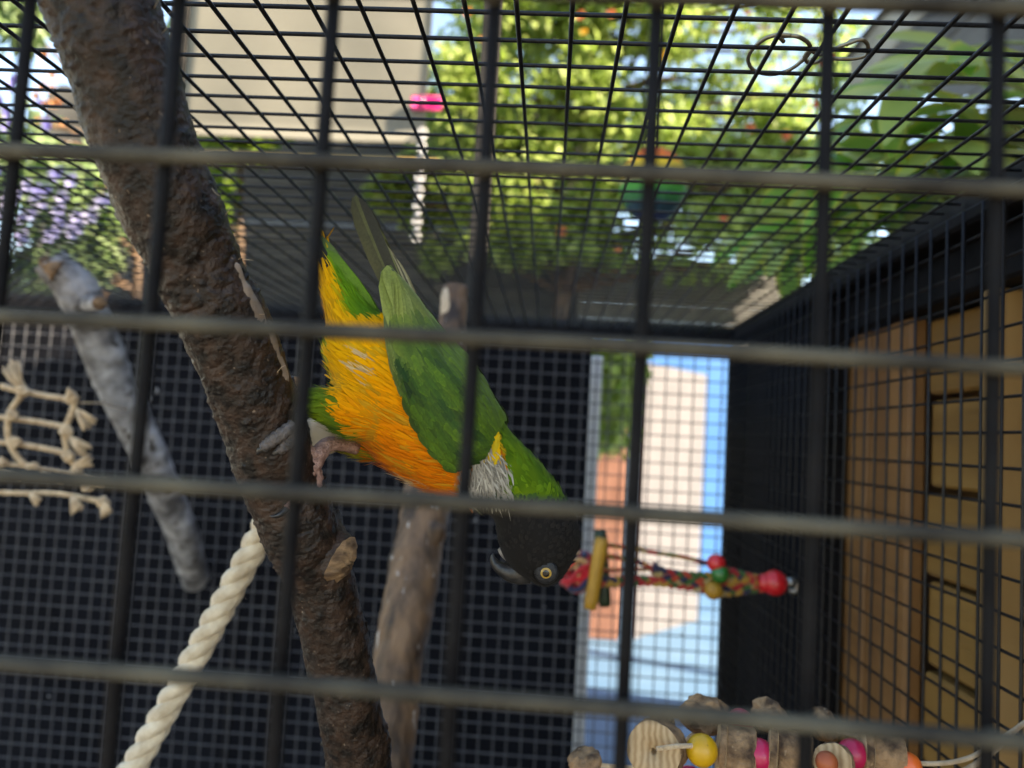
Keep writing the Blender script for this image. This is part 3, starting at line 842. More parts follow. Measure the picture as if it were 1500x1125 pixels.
# bill
M['bill'] = mat('bill_horn', (.009, .0085, .0085), (.035, .032, .030), 160, .38, 0, .25, 500)
M['bill2'] = mat('lower_bill', (.10, .095, .09), (.24, .22, .20), 160, .4, 0, .2, 500)
q = catmull([(774, 836, 19, 20), (756, 839, 16, 16), (741, 836, 12, 12.5), (729, 829, 8, 9), (722.5, 819, 4.5, 5.5), (722.5, 811, 1.2, 1.6)], 30)
MB().add(*tube([B(a_, b_, 0) for a_, b_, *_ in q], [c_ * K for _, _, c_, _ in q], 22, True, lambda p, u, th, r: .0002 * nz(p, 500))).build('upper_bill', M['bill'], par)
q = catmull([(764, 815, 15), (748, 813, 11), (738, 809, 7), (731, 803, 3)], 20)
MB().add(*tube([B(a_, b_, 0) for a_, b_, *_ in q], [c_ * K for _, _, c_ in q], 18)).build('lower_bill', M['bill2'], par)
# bare dark skin round the eye, and the eye
def hit(px, py):
    r = ray(px, py).normalized(); h = BVH.ray_cast(V((0, 0, 0)), r); return h[0], h[1]
m_eye, t_, b_ = _nodes('eye')
tc = t_.nodes.new('ShaderNodeTexCoord'); ln = t_.nodes.new('ShaderNodeVectorMath'); ln.operation = 'MULTIPLY'; ln.inputs[1].default_value = (1, 1, 0)
l2 = t_.nodes.new('ShaderNodeVectorMath'); l2.operation = 'LENGTH'; rp_ = t_.nodes.new('ShaderNodeValToRGB')
mr = t_.nodes.new('ShaderNodeMath'); mr.operation = 'MULTIPLY'; mr.inputs[1].default_value = 1 / (12 * K)
t_.links.new(tc.outputs['Object'], ln.inputs[0]); t_.links.new(ln.outputs[0], l2.inputs[0]); t_.links.new(l2.outputs['Value'], mr.inputs[0]); t_.links.new(mr.outputs[0], rp_.inputs[0])
e = rp_.color_ramp.elements; e[0].position = .38; e[0].color = (.002, .002, .002, 1); e[1].position = .43; e[1].color = (.36, .20, .035, 1)
x2 = e.new(.66); x2.color = (.46, .30, .08, 1); x3 = e.new(.74); x3.color = (.010, .010, .012, 1)
t_.links.new(rp_.outputs[0], b_.inputs['Base Color']); b_.inputs['Roughness'].default_value = .04
M['skin_dark'] = mat('dark_skin', (.004, .0045, .006), (.011, .012, .015), 300, .55, 0, .4, 900)
for sign in (1, -1):
    if sign == 1: p, n = hit(800, 838)
    else:
        p, n = hit(800, 838); p = V((p.x, 2 * BY - p.y, p.z)); n = V((n.x, -n.y, n.z))
    if p is None: p, n = B(800, 838, -36 * sign), V((0, -sign, 0))
    n = (n * .35 + V((-.10, -sign, .02))).normalized()
    rm_ = axis_rot(n)
    vs, fs = sphere((0, 0, 0), 17 * K, 24, 10, (1, 1, .34)); o = MB().add([rm_ @ v for v in vs], fs).build('eye_ring', M['skin_dark']); o.location = p
    o.parent = par; o.matrix_parent_inverse = wm(par).inverted()
    vs, fs = sphere((0, 0, 0), 11.5 * K, 32, 20); o = MB().add(vs, fs).build('eye', m_eye)
    o.rotation_euler = rm_.to_euler(); o.location = p - n * 3.5 * K
    o.parent = par; o.matrix_parent_inverse = wm(par).inverted()
# feet
M['foot'] = mat('foot_skin', (.20, .10, .075), (.42, .25, .20), 240, .6, 0, .9, 700)
M['foot_grey'] = mat('grey_foot_skin', (.05, .044, .042), (.14, .12, .115), 240, .6, 0, .9, 700)
M['claw'] = mat('claw', (.012, .011, .011), (.05, .045, .04), 200, .3)
def toe(foot, st, m_, claw=None):
    q = catmull(st, 26); P = [B(a_, b_, c_) for a_, b_, c_, _ in q]
    def scal(p, u, th, r): return r * .10 * math.sin(u * 46) + .0003 * nz(p, 500)
    MB().add(*tube(P, [r * K for *_, r in q], 14, True, scal)).build('toe', m_, foot)
    if claw:
        q = catmull(claw, 16); MB().add(*tube([B(a_, b_, c_) for a_, b_, c_, _ in q], [r * K for *_, r in q], 10)).build('claw', M['claw'], foot)
q = catmull([(518, 656, 16, 11), (500, 650, -6, 10.5), (486, 652, -26, 11), (477, 668, -42, 13), (472, 684, -50, 12)], 22)
foot = MB().add(*tube([B(a_, b_, c_) for a_, b_, c_, _ in q], [r * K for *_, r in q], 18, True, lambda p, u, th, r: .0005 * nz(p, 350))).build('foot', M['foot'], par)
toe(foot, [(479, 670, -44, 9), (470, 658, -56, 8), (464, 648, -62, 7.5), (461, 641, -66, 6.5)], M['foot'], [(460, 644, -66, 6), (458, 633, -70, 5), (464, 629, -72, 4), (469, 637, -72, 2.6), (468, 646, -70, .8)])
toe(foot, [(474, 680, -50, 10), (468, 698, -58, 9), (462, 714, -66, 8.5), (456, 728, -74, 7.5), (449, 738, -82, 6.5)], M['foot'], [(451, 736, -82, 5), (443, 744, -92, 4), (436, 746, -98, 2), (432, 745, -100, .8)])
toe(foot, [(475, 682, -46, 9), (478, 700, -44, 8.5), (474, 718, -44, 8), (472, 734, -42, 7)], M['foot'], [(473, 732, -42, 5), (471, 745, -44, 3.6), (464, 754, -46, 1)])
q = catmull([(462, 586, -50, 10), (448, 594, -56, 9), (436, 612, -62, 9.5), (428, 626, -66, 9)], 16)
foot2 = MB().add(*tube([B(a_, b_, c_) for a_, b_, c_, _ in q], [r * K for *_, r in q], 16, True, lambda p, u, th, r: .0004 * nz(p, 350))).build('foot', M['foot_grey'], par)
def bsurf(px, py, up=6):
    """w of the dark branch's front surface under a pixel"""
    i = nearest_i(px, py); c = V(BRQ[i][:3]); r = BRQ[i][3]; p = at(px, py, c.y); dlt = (p - c); 
    t = (V(BRQ[min(i + 4, 619)][:3]) - V(BRQ[i - 4][:3])).normalized(); off = dlt - t * dlt.dot(t)
    y = c.y - math.sqrt(max(0, r * r - min(off.length, r * .98) ** 2)); return (y - BY) / K - up, y
def toe_on(st, m_, clawlen):
    pts = []
    for (px, py, r) in st:
        w_, y = bsurf(px, py, 0); p = at(px, py, y - r * .55 * K); pts.append((p.x, p.y, p.z, r * K))
    q = catmull(pts, 24); MB().add(*tube([a_[:3] for a_ in q], [a_[3] for a_ in q], 14, True, lambda p, u, th, r: r * .1 * math.sin(u * 40) + .0003 * nz(p, 500))).build('toe', m_, foot2)
    a_, b_ = V(q[-1][:3]), V(q[-3][:3]); d = (a_ - b_).normalized()
    MB().add(*tube([a_ - d * .001, a_ + d * .002 + V((0, -.0012, 0)), a_ + d * .004, a_ + d * .005 + V((0, .0016, -.0006))], [.0017, .0014, .0009, .0002], 8)).build('claw', M['claw'], foot2)
toe_on([(430, 624, 9), (418, 632, 9), (405, 641, 8.5), (393, 650, 8), (386, 656, 6.5)], M['foot_grey'], 1)
toe_on([(430, 632, 8.5), (424, 645, 8), (416, 655, 7.5), (409, 660, 6)], M['foot_grey'], 1)

# ------------------------------------------------------------------ braided rope toy on the right
M['braid'] = vcol('dyed_cotton', .9, 0, .3, .2, 1, 900)
M['red'] = mat('red_lacquer', (.55, .012, .018), (.66, .02, .025), 30, .28, coat=.3)
M['green_b'] = mat('green_lacquer', (.012, .13, .02), (.02, .18, .03), 30, .3, coat=.3)
M['ochre'] = mat('ochre_dowel', (.34, .165, .014), (.45, .24, .025), 40, .5, 0, .2, 200)
M['dkgreen'] = mat('dark_green_dowel', (.010, .022, .008), (.022, .04, .014), 40, .5)
M['yellow'] = mat('yellow_bead', (.52, .27, .006), (.62, .35, .012), 60, .4, c3=(.30, .16, .03), c3scale=220, c3thr=.68, coat=.2)
M['magenta'] = mat('magenta_bead', (.42, .006, .05), (.52, .010, .08), 40, .35, coat=.2)
M['orange'] = mat('orange_bead', (.68, .09, .012), (.75, .13, .02), 40, .38, coat=.2)
M['steel'] = mat('steel', (.38, .37, .35), (.52, .50, .47), 50, .3, .9)
toy = empty('rope_toy', at(1160, 858, .955)); tag(toy, 'multicoloured braided rope toy with red beads fixed to the side mesh', 'toy')
PAL = [(.42, .02, .02), (.42, .22, .03), (.04, .10, .02), (.40, .27, .10), (.42, .05, .02), (.02, .02, .05), (.35, .015, .015)]
TY = .945
def braid(pts, rpx, per, name='braid', seg=14):
    ctrl = [at(a, b, TY if len(t) < 3 else t[2]) for t in pts for a, b in [t[:2]]]
    path = [V(a) for a in catmull([tuple(p) for p in ctrl], 220)]; fr = frames(path); acc = [0]
    for i in range(1, len(path)): acc.append(acc[-1] + (path[i] - path[i - 1]).length)
    mb = MB(); r = rpx * TY / F
    for s in range(3):
        cols = [random.choice(PAL) for _ in range(60)]; P = []
        for i, p in enumerate(path):
            th = 2 * math.pi * (acc[i] / per + s / 3); P.append(p + fr[i][1] * math.sin(2 * th) * r * .38 + fr[i][2] * math.sin(th) * r * .75)
        vs, fs = tube(P, r * .55, 10, True, lambda p, u, th, rr: .0004 * math.sin(3 * th + u * 300))
        cs = []
        for i in range(len(path)): cs += [cols[int(acc[i] / (per * .55)) % 60]] * 10
        mb.add(vs, fs, 0, cs + [cols[0]] * 2)
    return mb.build(name, M['braid'], toy)
braid([(1128, 853), (1100, 848), (1070, 840), (1050, 833)], 6.5, .03); braid([(1128, 858), (1095, 862), (1062, 866), (1045, 866)], 6.5, .03)
braid([(1130, 855), (1090, 855), (1050, 848), (1010, 846), (975, 841), (955, 832)], 7, .03)
braid([(1045, 862), (1010, 858), (975, 853), (940, 851), (900, 852), (870, 853)], 6, .03)
braid([(1046, 828), (1000, 816), (950, 808), (910, 801), (872, 797)], 2.6, .022)
braid([(955, 832), (930, 822), (900, 816), (872, 812)], 3.0, .022); braid([(955, 834), (930, 834), (900, 835), (872, 834)], 2.2, .022)
def bead(px, py, rp, Y, m, parent, name='bead', sc3=(1, 1, 1), ax=None, hole=True):
    r = rp * Y / F; c = at(px, py, Y); rot = axis_rot(ax) if ax else None
    return MB().add(*sphere(c, r, 28, 18, sc3, rot)).build(name, m, parent)
bead(1135, 854, 18, TY, M['red'], toy); bead(1120, 854, 11, TY, M['red'], toy, 'bead', (1, 1, 1.2))
bead(1049, 825, 13, TY - .012, M['red'], toy); bead(1055, 841, 13, TY - .016, M['green_b'], toy); bead(1045, 865, 13, TY - .012, M['ochre'], toy)
def dowel(x0, y0, x1, y1, rp, Y, m, name='dowel'):
    P = [at(x0, y0, Y).lerp(at(x1, y1, Y), k / 10) for k in range(11)]; r = rp * Y / F
    MB().add(*tube(P, [r * .86] + [r] * 9 + [r * .86], 20)).build(name, m, toy)
dowel(879, 776, 886, 888, 9.5, .955, M['dkgreen']); dowel(882, 788, 864, 892, 10, .93, M['ochre'])
# cloth knot of red, navy and tan strips
for k in range(13):
    c = [(.50, .012, .02), (.45, .010, .018), (.015, .02, .07), (.45, .26, .11)][k % 4]
    cc = at(848, 836, .95); r0, ph, ti = U(.010, .020), U(0, 6), axis_rot((G(), -.8 + G(.5), G()))
    P = [cc + ti @ V((r0 * math.cos(ph + j * .33) * 1.0, r0 * math.sin(ph + j * .33) * 1.35, .006 * math.sin(j * .7 + ph))) for j in range(14)]
    if k % 3 == 0: P = [at(874, 832 + G(8), .95)] + P
    vs, fs = tube([V(t) for t in catmull([tuple(p) for p in P], 40)], U(.004, .006), 9, True, None, .6); MB().add(vs, fs, 0, c).build('cloth_strip', M['braid'], toy)
# hook on the mesh
P = [at(1152, 857, .95), at(1160, 848, .95), at(1168, 853, .953), at(1166, 864, .955), at(1158, 866, .957), at(1166, 870, .96), V((XR + .003, .962, at(1170, 860, .958).z))]
MB().add(*tube([V(a) for a in catmull([tuple(p) for p in P], 40)], .0024, 8)).build('hook', M['steel'], toy)
bead(1158, 853, 7, .95, M['steel'], toy, 'bell')

# ------------------------------------------------------------------ wooden block toy, lower right
wt = empty('wood_block_toy', at(1100, 1180, .45)); tag(wt, 'chew toy of bark covered wood slices and painted round beads on a string', 'toy')
WY = .455
M['logbark'] = mat('log_bark', (.050, .024, .010), (.34, .20, .10), 110, .85, 0, 1.0, 300, c3=(.42, .28, .16), c3scale=160, c3thr=.66, detail=8)
mring, t_, b_ = _nodes('ringed_wood'); b_.inputs['Roughness'].default_value = .75
tc = t_.nodes.new('ShaderNodeTexCoord'); wv = t_.nodes.new('ShaderNodeTexWave'); wv.wave_type = 'BANDS'; wv.inputs['Scale'].default_value = 90; wv.inputs['Distortion'].default_value = 5; wv.inputs['Detail'].default_value = 3
rp_ = t_.nodes.new('ShaderNodeValToRGB'); rp_.color_ramp.elements[0].color = (.30, .19, .095, 1); rp_.color_ramp.elements[1].color = (.46, .32, .18, 1)
t_.links.new(tc.outputs['Object'], wv.inputs['Vector']); t_.links.new(wv.outputs[0], rp_.inputs[0]); t_.links.new(rp_.outputs[0], b_.inputs['Base Color'])
def log(px, py, Y, axis, rp, Lp, hole=False, name='wood_slice', seg=34):
    r = rp * Y / F; L = Lp * Y / F; c = at(px, py, Y); ax = V(axis).normalized(); so = U(0, 50)
    P = [c + ax * (L * (k / 8 - .5)) for k in range(9)]
    vs, fs = tube(P, r, seg, False, lambda p, u, th, rr: r * (.10 * nz(p, 70, so) + .06 * nz(p, 220, so) + .05 * nz(p, 500, so)))
    mb = MB().add(vs, fs)
    for e_, sg in ((0, -1), (8, 1)):
        rim = vs[e_ * seg:(e_ + 1) * seg]; cen = sum(rim, V()) / seg; vv = list(rim) + [cen.lerp(p, .90) + ax * sg * .0007 for p in rim] + [cen.lerp(p, .13) + ax * sg * .0007 for p in rim] + ([cen.lerp(p, .12) - ax * sg * .006 for p in rim] if hole else [])
        ff = []
        for j in range(3 if hole else 2):
            for k in range(seg): k2 = (k + 1) % seg; ff.append((j * seg + k, j * seg + k2, (j + 1) * seg + k2, (j + 1) * seg + k))
        ff.append(tuple(range(len(vv) - seg, len(vv)))); mb.add(vv, ff, 1)
    return mb.build(name, [M['logbark'], mring], wt)
log(962, 1097, WY - .012, (-.38, -.9, .10), 39, 34, True)
log(1077, 1104, WY, (.97, -.2, -.04), 36, 48); log(1057, 1100, WY - .002, (.97, -.2, -.04), 37, 8, False, 'wood_disc')
log(1158, 1106, WY, (.96, -.26, -.05), 33, 50); log(1131, 1106, WY - .004, (.96, -.26, -.05), 34, 9, False, 'wood_disc')
log(1222, 1118, WY - .02, (-.5, -.8, .2), 26, 20, True)
log(1292, 1106, WY, (.97, -.2, -.04), 34, 46); log(1268, 1104, WY - .004, (.97, -.2, -.04), 34, 10, False, 'wood_disc')
bead(1028, 1099, 22, WY - .016, M['yellow'], wt); bead(1112, 1106, 22, WY - .008, M['magenta'], wt); bead(1249, 1104, 20, WY - .01, M['magenta'], wt)
bead(1211, 1117, 15, WY - .03, mat('rust_bead', (.30, .06, .02), (.42, .10, .03), 80, .5), wt); bead(1330, 1122, 18, WY - .01, M['orange'], wt); bead(1084, 1058, 18, WY + .03, M['magenta'], wt)
bead(1010, 1142, 18, WY, M['magenta'], wt); bead(1190, 1150, 18, WY - .01, M['yellow'], wt)
def chunk(px, py, Y, rp, sc3=(1, .7, .8)):
    so = U(0, 80)
    MB().add(*sphere(at(px, py, Y), rp * Y / F, 18, 12, sc3, axis_rot((G(), G(), G())), lambda p: 1 + .35 * nz(p, 110, so) + .16 * nz(p, 400, so))).build('wood_chunk', M['logbark'], wt, False)
chunk(1030, 1046, WY + .02, 36); chunk(1130, 1050, WY + .025, 32); chunk(1205, 1060, WY + .03, 28); chunk(856, 1118, WY + .01, 27); chunk(970, 1055, WY + .03, 22); chunk(1085, 1150, WY, 36)
for k in range(5): chunk(880 + 100 * k, 1165, WY + .005, 34)
P = [at(962, 1097, WY - .03), at(995, 1093, WY - .026), at(1028, 1094, WY - .016), at(1112, 1104, WY), at(1250, 1106, WY), at(1330, 1118, WY), at(1420, 1110, WY + .02), V((XR + .002, WY + .06, at(1420, 1100, WY).z))]
MB().add(*tube([V(a) for a in catmull([tuple(p) for p in P], 80)], .0014, 8)).build('string', M['jute'], wt)
P = [at(930, 1155, WY), at(1100, 1160, WY), at(1300, 1160, WY), at(1420, 1125, WY + .02), V((XR + .002, WY + .065, at(1420, 1110, WY).z))]
MB().add(*tube([V(a) for a in catmull([tuple(p) for p in P], 60)], .0016, 8)).build('string', M['jute'], wt)
P = [at(870, 1120, WY + .01), at(960, 1120, WY + .01), at(1040, 1060, WY + .02), at(1130, 1062, WY + .02), at(1210, 1066, WY + .02), at(1290, 1090, WY + .01)]
MB().add(*tube([V(a) for a in catmull([tuple(p) for p in P], 60)], .0014, 8)).build('string', M['jute'], wt)

# ------------------------------------------------------------------ split ring and clip lying on the roof mesh
clip = empty('ring_clip', atz(1180, 80, ZT + .004)); tag(clip, 'bent wire ring and clip lying on top of the roof mesh', 'clip')
M['clipm'] = mat('tarnished_wire', (.16, .13, .08), (.34, .30, .22), 120, .4, .7)
def zcurve(pts, r, name, n=80):
    P = [atz(a, b, ZT + .0036 + (c if len(t) > 2 else 0)) for t in pts for a, b, c in [(t + (0,))[:3]]]
    MB().add(*tube([V(a) for a in catmull([tuple(p) for p in P], n)], r, 9)).build(name, M['clipm'], clip)
zcurve([(1158, 52), (1140, 51), (1120, 57), (1101, 74), (1096, 90), (1106, 104), (1130, 109), (1155, 103), (1176, 88), (1187, 74), (1183, 62), (1166, 53), (1144, 54, .001), (1148, 61, .001)], .00105, 'ring')
zcurve([(1178, 84), (1184, 75), (1188, 74), (1200, 80), (1213, 76), (1228, 69), (1245, 63), (1262, 58), (1271, 66), (1270, 80), (1250, 86), (1225, 86), (1210, 84), (1196, 91), (1184, 92), (1178, 84)], .0010, 'clip_loop')
zcurve([(1240, 66, .0012), (1247, 60, .0016), (1262, 58, .0012)], .0010, 'catch', 14)

# ------------------------------------------------------------------ wooden hutch beyond the right side
hut = empty('wooden_hutch', (.6, .8, GZ)); tag(hut, 'wooden plank hutch standing outside the side mesh', 'hutch')
M['ochrewood'] = mat('ochre_planks', (.18, .09, .018), (.27, .145, .035), 12, .65, 0, .5, 60, stretch=(1, .2, 1.5))
M['redwood'] = mat('red_brown_boards', (.16, .07, .02), (.25, .12, .038), 14, .65, 0, .4, 60, stretch=(1, 1, .2))
M['pine'] = mat('pine_stile', (.30, .175, .06), (.40, .25, .10), 18, .6, 0, .3, 60, stretch=(1, 1, .2))
HX = .352
ya, yb, yc, yd = [atx(a, 860, HX).y for a in (1211, 1322, 1436, 1456)]
def plank(c, s, m, name='plank'): MB().add(*box(c, s, None, .003)).build(name, m, hut, False)
n_ = 4; wd = (ya - yb) / n_
for k in range(n_): plank((HX + .012 + .002 * (k % 2), yb + wd * (k + .5), -.55), (.018, wd - .002, 1.38), M['redwood'], 'board')
zs = [.14, .06, -.03, -.115, -.20, -.29, -.385, -.48, -.60, -.74, -.9, -1.06, -1.225]
for k in range(len(zs) - 1): plank((HX + .030 + .003 * (k % 2), (yb + yc) / 2, (zs[k] + zs[k + 1]) / 2), (.018, yb - yc - .002, zs[k] - zs[k + 1] - .006), M['ochrewood'])
plank((HX + .012, (yc + yd) / 2, -.55), (.03, yc - yd, 1.38), M['pine'], 'stile')
for k in range(len(zs) - 1): plank((HX + .032 + .003 * (k % 2), (yd + .36) / 2, (zs[k] + zs[k + 1]) / 2 - .01), (.018, yd - .36 - .002, zs[k] - zs[k + 1] - .006), M['redwood'])
plank((HX + .02, (ya + .36) / 2, .164), (.05, ya - .36 + .02, .044), M['frame'], 'shade_rail')  # black rail and lid put in for the shaded recess above the planks
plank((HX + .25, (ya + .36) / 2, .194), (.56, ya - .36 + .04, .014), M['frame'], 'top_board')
plank((HX + .075, (ya + .36) / 2, -.5), (.012, ya - .36 - .02, 1.45), M['redwood'], 'gap_backing')  # backing added to stop light showing through the plank gaps
plank((HX + .50, (ya + .36) / 2, -.55), (.02, ya - .36, 1.38), M['redwood'], 'back_board')

# ------------------------------------------------------------------ potted variegated umbrella plant on the hutch
M['leaf'] = vcol('leaf', .4, .5, 0, .4, .25, 60)
def leaf_geo(mb, p, d, n, L, W, cc, ce, ct=None, droop=.15, rows=5):
    d = d.normalized(); n = (n - d * n.dot(d)).normalized(); s = d.cross(n); vs, cs, fs = [], [], []
    prof = [(0, .06), (.18, .62), (.42, 1), (.68, .86), (.88, .45), (1, .03)] if rows > 3 else [(0, .1), (.4, 1), (1, .05)]
    for u, wf in prof:
        c = p + d * u * L - n * droop * u * u * L; h = W * .5 * wf
        vs += [c - s * h + n * h * .25, c - s * h * .55 + n * h * .12, c, c + s * h * .55 + n * h * .12, c + s * h + n * h * .25] if rows > 3 else [c - s * h + n * h * .3, c, c + s * h + n * h * .3]
        cs += [ce, cc, cc, cc, ce] if rows > 3 else [ce, cc, ce]
    k_ = 5 if rows > 3 else 3
    for i in range(len(prof) - 1):
        for j in range(k_ - 1):
            k = i * k_ + j; fs.append((k, k + 1, k + k_ + 1, k + k_))
    mb.add(vs, fs, 0, cs)
pl = empty('umbrella_plant', (.62, .85, .202)); tag(pl, 'potted variegated umbrella plant with green and yellow leaves standing on the hutch', 'plant')
mb = MB(); pr = [(.001, .202), (.055, .202), (.058, .21), (.075, .31), (.08, .32), (.074, .322), (.068, .31), (.001, .305)]; vs, fs = [], []
for r_, z_ in pr:
    for k in range(32): th = 2 * math.pi * k / 32; vs.append((.62 + r_ * math.cos(th), .85 + r_ * math.sin(th), z_))
for i in range(len(pr) - 1):
    for k in range(32): k2 = (k + 1) % 32; fs.append((i * 32 + k, i * 32 + k2, (i + 1) * 32 + k2, (i + 1) * 32 + k))
mb.add(vs, fs).build('pot', mat('dark_pot', (.02, .02, .022), (.04, .04, .042), 20, .5), pl)
M['stem'] = mat('plant_stem', (.10, .12, .04), (.17, .18, .07), 60, .7)
whorls = [(1390, 75, 1.05, .13), (1330, 125, .98, .12), (1445, 90, .92, .14), (1290, 170, 1.06, .12), (1400, 205, 1.0, .12), (1340, 230, 1.10, .13), (1250, 255, 1.12, .11), (1200, 330, 1.3, .13), (1290, 300, 1.15, .12), (1150, 360, 1.42, .13),
          (1430, 160, .95, .11), (1370, 290, 1.05, .11), (1230, 220, 1.25, .12), (1180, 270, 1.35, .12), (1260, 370, 1.2, .11), (1300, 268, 1.25, .15), (1345, 255, 1.22, .15), (1375, 225, 1.3, .15), (1240, 300, 1.35, .15), (1190, 345, 1.5, .15), (1150, 378, 1.6, .15), (1120, 350, 1.55, .14), (1400, 245, 1.15, .13), (1440, 235, 1.1, .13), (1320, 330, 1.15, .12)]
tops = []
for (px, py, Y, sz) in whorls:
    c = at(px, py, Y)
    if c.x < .36: c.x = .36 + R() * .05
    tops.append((c, sz))
for (c, sz) in tops:
    b0 = V((.62 + G(.02), .85 + G(.02), .31)); mid = V((.62 + (c.x - .62) * .35, .85 + (c.y - .85) * .35, .31 + (c.z - .31) * .75))
    MB().add(*tube([V(a) for a in catmull([tuple(b0), tuple(mid), tuple(c)], 14)], [.004 - .0022 * k / 13 for k in range(14)], 7)).build('stem', M['stem'], pl)
    tilt = axis_rot(V((G(.35), -.25 + G(.35), 1))); nl = random.randint(6, 8)
    for k in range(nl):
        th = 2 * math.pi * k / nl + G(.1); d = tilt @ V((math.cos(th), math.sin(th), -.15 + G(.15))); n = tilt @ V((0, 0, 1))
        t = R(); cc = lerp3((.09, .30, .015), (.50, .54, .22), t); ce = lerp3((.55, .50, .03), (.40, .44, .12), R())
        if R() < .3: ce = lerp3(cc, ce, .3)
        mb = MB(); leaf_geo(mb, c + d * .012, d, n, sz * U(.75, 1.05), sz * U(.34, .44), cc, ce, droop=U(.1, .35)); mb.build('leaf', M['leaf'], pl)

# ------------------------------------------------------------------ right-hand house: eave in view, roof out of view shaped to shade the cage
hs = empty('house', (2.4, .55, GZ)); tag(hs, 'grey rendered house with a boarded eave above the wooden hutch', 'house')
EZ, EX, Y0, Y1 = 1.2, .945, -1.5, 2.45
M['render_grey'] = mat('grey_render', (.20, .19, .175), (.27, .26, .235), 5, .85, 0, .4, 60)
M['eave'] = mat('grey_boards', (.22, .215, .205), (.32, .31, .29), 8, .7, 0, .3, 50, stretch=(4, .5, 1))
MB().add(*box((2.5, (Y0 + Y1) / 2, (GZ + EZ) / 2), (1.9, Y1 - Y0 - .5, EZ - GZ), None, .004)).build('wall', M['render_grey'], hs, False)
for k in range(5):
    wdt = .12; MB().add(*box((EX + .02 + wdt * (k + .5), (Y0 + Y1) / 2, EZ + .012 + .002 * (k % 2)), (wdt - .006, Y1 - Y0, .02), None, .003)).build('eave_board', M['eave'], hs, False)
MB().add(*box((EX + .008, (Y0 + Y1) / 2, EZ + .06), (.02, Y1 - Y0, .14), None, .004)).build('fascia', M['eave'], hs, False)
MB().add([(EX - .02, Y0, EZ + .13), (EX - .02, Y1, EZ + .13), (2.75, Y1, 2.98), (2.75, Y0, 2.98), (4.5, Y1, EZ + .13), (4.5, Y0, EZ + .13), (EX + .03, Y0, EZ + .1), (EX + .03, Y1, EZ + .1), (4.45, Y1, EZ + .1), (4.45, Y0, EZ + .1)],
         [(0, 1, 2, 3), (3, 2, 4, 5), (1, 7, 8, 4, 2), (0, 3, 5, 9, 6), (6, 9, 8, 7), (0, 6, 7, 1), (5, 4, 8, 9)]).build('roof', mat('slate_roof', (.06, .06, .065), (.12, .12, .125), 12, .7, 0, .4, 40), hs, False)  # unseen roof, pitched steep to keep the sun off the cage

# ------------------------------------------------------------------ awning screen, chain, pink clip, slat fence at the back left
aw = empty('awning_screen', (-.85, 2.6, GZ)); tag(aw, 'beige awning screen stretched between dark posts beyond the cage', 'awning')
ax0, ax1 = at(272, 100, 2.6).x, at(628, 100, 2.6).x
zb = at(450, 203, 2.6).z
sheet_v, sheet_f = [], []
for s in (0, 1):
    for j in range(17):
        for i in range(25):
            x = ax0 + (ax1 - ax0) * i / 24; z = zb + (1.95 - zb) * j / 16
            sheet_v.append((x, 2.6 + .012 * noise.noise(V((x * 3, 0, z * 4))) + s * .012, z))
for s in (0, 1):
    for j in range(16):
        for i in range(24): k = s * 425 + j * 25 + i; sheet_f.append((k, k + 1, k + 26, k + 25))
for i in range(24): sheet_f.append((i, i + 1, 425 + i + 1, 425 + i))
for j in range(16): k = j * 25; sheet_f.append((k, k + 25, 425 + k + 25, 425 + k)); sheet_f.append((k + 24, k + 49, 425 + k + 49, 425 + k + 24))
MB().add(sheet_v, sheet_f).build('fabric', mat('beige_canvas', (.21, .20, .165), (.26, .245, .20), 3, .9, 0, .2, 400, trans=.35), aw)
M['dkwood'] = mat('dark_stained_wood', (.014, .013, .012), (.040, .036, .032), 14, .8, 0, .4, 60, spec=.2)
for x in (ax0 - .04, -.292): MB().add(*box((x, 2.63, (GZ + 2.0) / 2), (.06, .06, 2.0 - GZ), None, .006)).build('post', M['dkwood'], aw, False)
MB().add(*box(((ax0 - .235) / 2, 2.68, 2.0), (-.235 - ax0 + .3, .05, .07), None, .006)).build('rail', M['dkwood'], aw, False)
MB().add(*box(((ax0 + ax1) / 2, 2.655, zb - .05), (ax1 - ax0 + .1, .02, .016), None, .004)).build('lower_rail', mat('yellow_timber', (.30, .19, .05), (.40, .27, .08), 10, .6), aw, False)
# chain
ch = empty('hanging_chain', at(614, 195, 2.57)); tag(ch, 'pale steel chain hanging from the corner of the beige awning screen', 'chain')
z0 = at(614, 190, 2.585).z; z1 = at(614, 352, 2.585).z; nl = 15; lh = (z0 - z1) / nl; xc = at(614, 270, 2.585).x
P = []
for k in range(25):
    t = 2 * math.pi * k / 24; P.append((.013 * math.cos(t) * (1 + .0 * t), 0, (lh * .62) * math.sin(t)))
lk = MB().add(*tube(P, .0052, 8)).mesh('link', mat('galvanised', (.30, .30, .31), (.40, .40, .42), 30, .45, .3))
for k in range(nl):
    o = link(bpy.data.objects.new('link', lk)); o.location = (xc, 2.585, z0 - lh * (k + .5)); o.rotation_euler = (0, 0, (math.pi / 2 if k % 2 else 0) + .5); o.parent = ch; o.matrix_parent_inverse = ch.matrix_basis.inverted()
# pink peg
pk = empty('pink_peg', at(627, 153, 2.57)); tag(pk, 'bright pink plastic peg clipped to the beige awning screen', 'peg')
pc = at(626, 153, 2.585); M['pink'] = mat('pink_plastic', (.75, .02, .22), (.8, .03, .27), 10, .35)
for dz, dy in ((.012, -.012), (-.012, -.012)): MB().add(*box((pc.x, pc.y + dy, pc.z + dz), (.115, .022, .026), Matrix.Rotation(dz * 2, 3, 'Y'), .008)).build('jaw', M['pink'], pk)
MB().add(*tube([(pc.x - .01, pc.y - .025, pc.z - .02), (pc.x - .01, pc.y - .03, pc.z), (pc.x - .01, pc.y - .025, pc.z + .02)], .003, 6)).build('spring', M['steel'], pk)
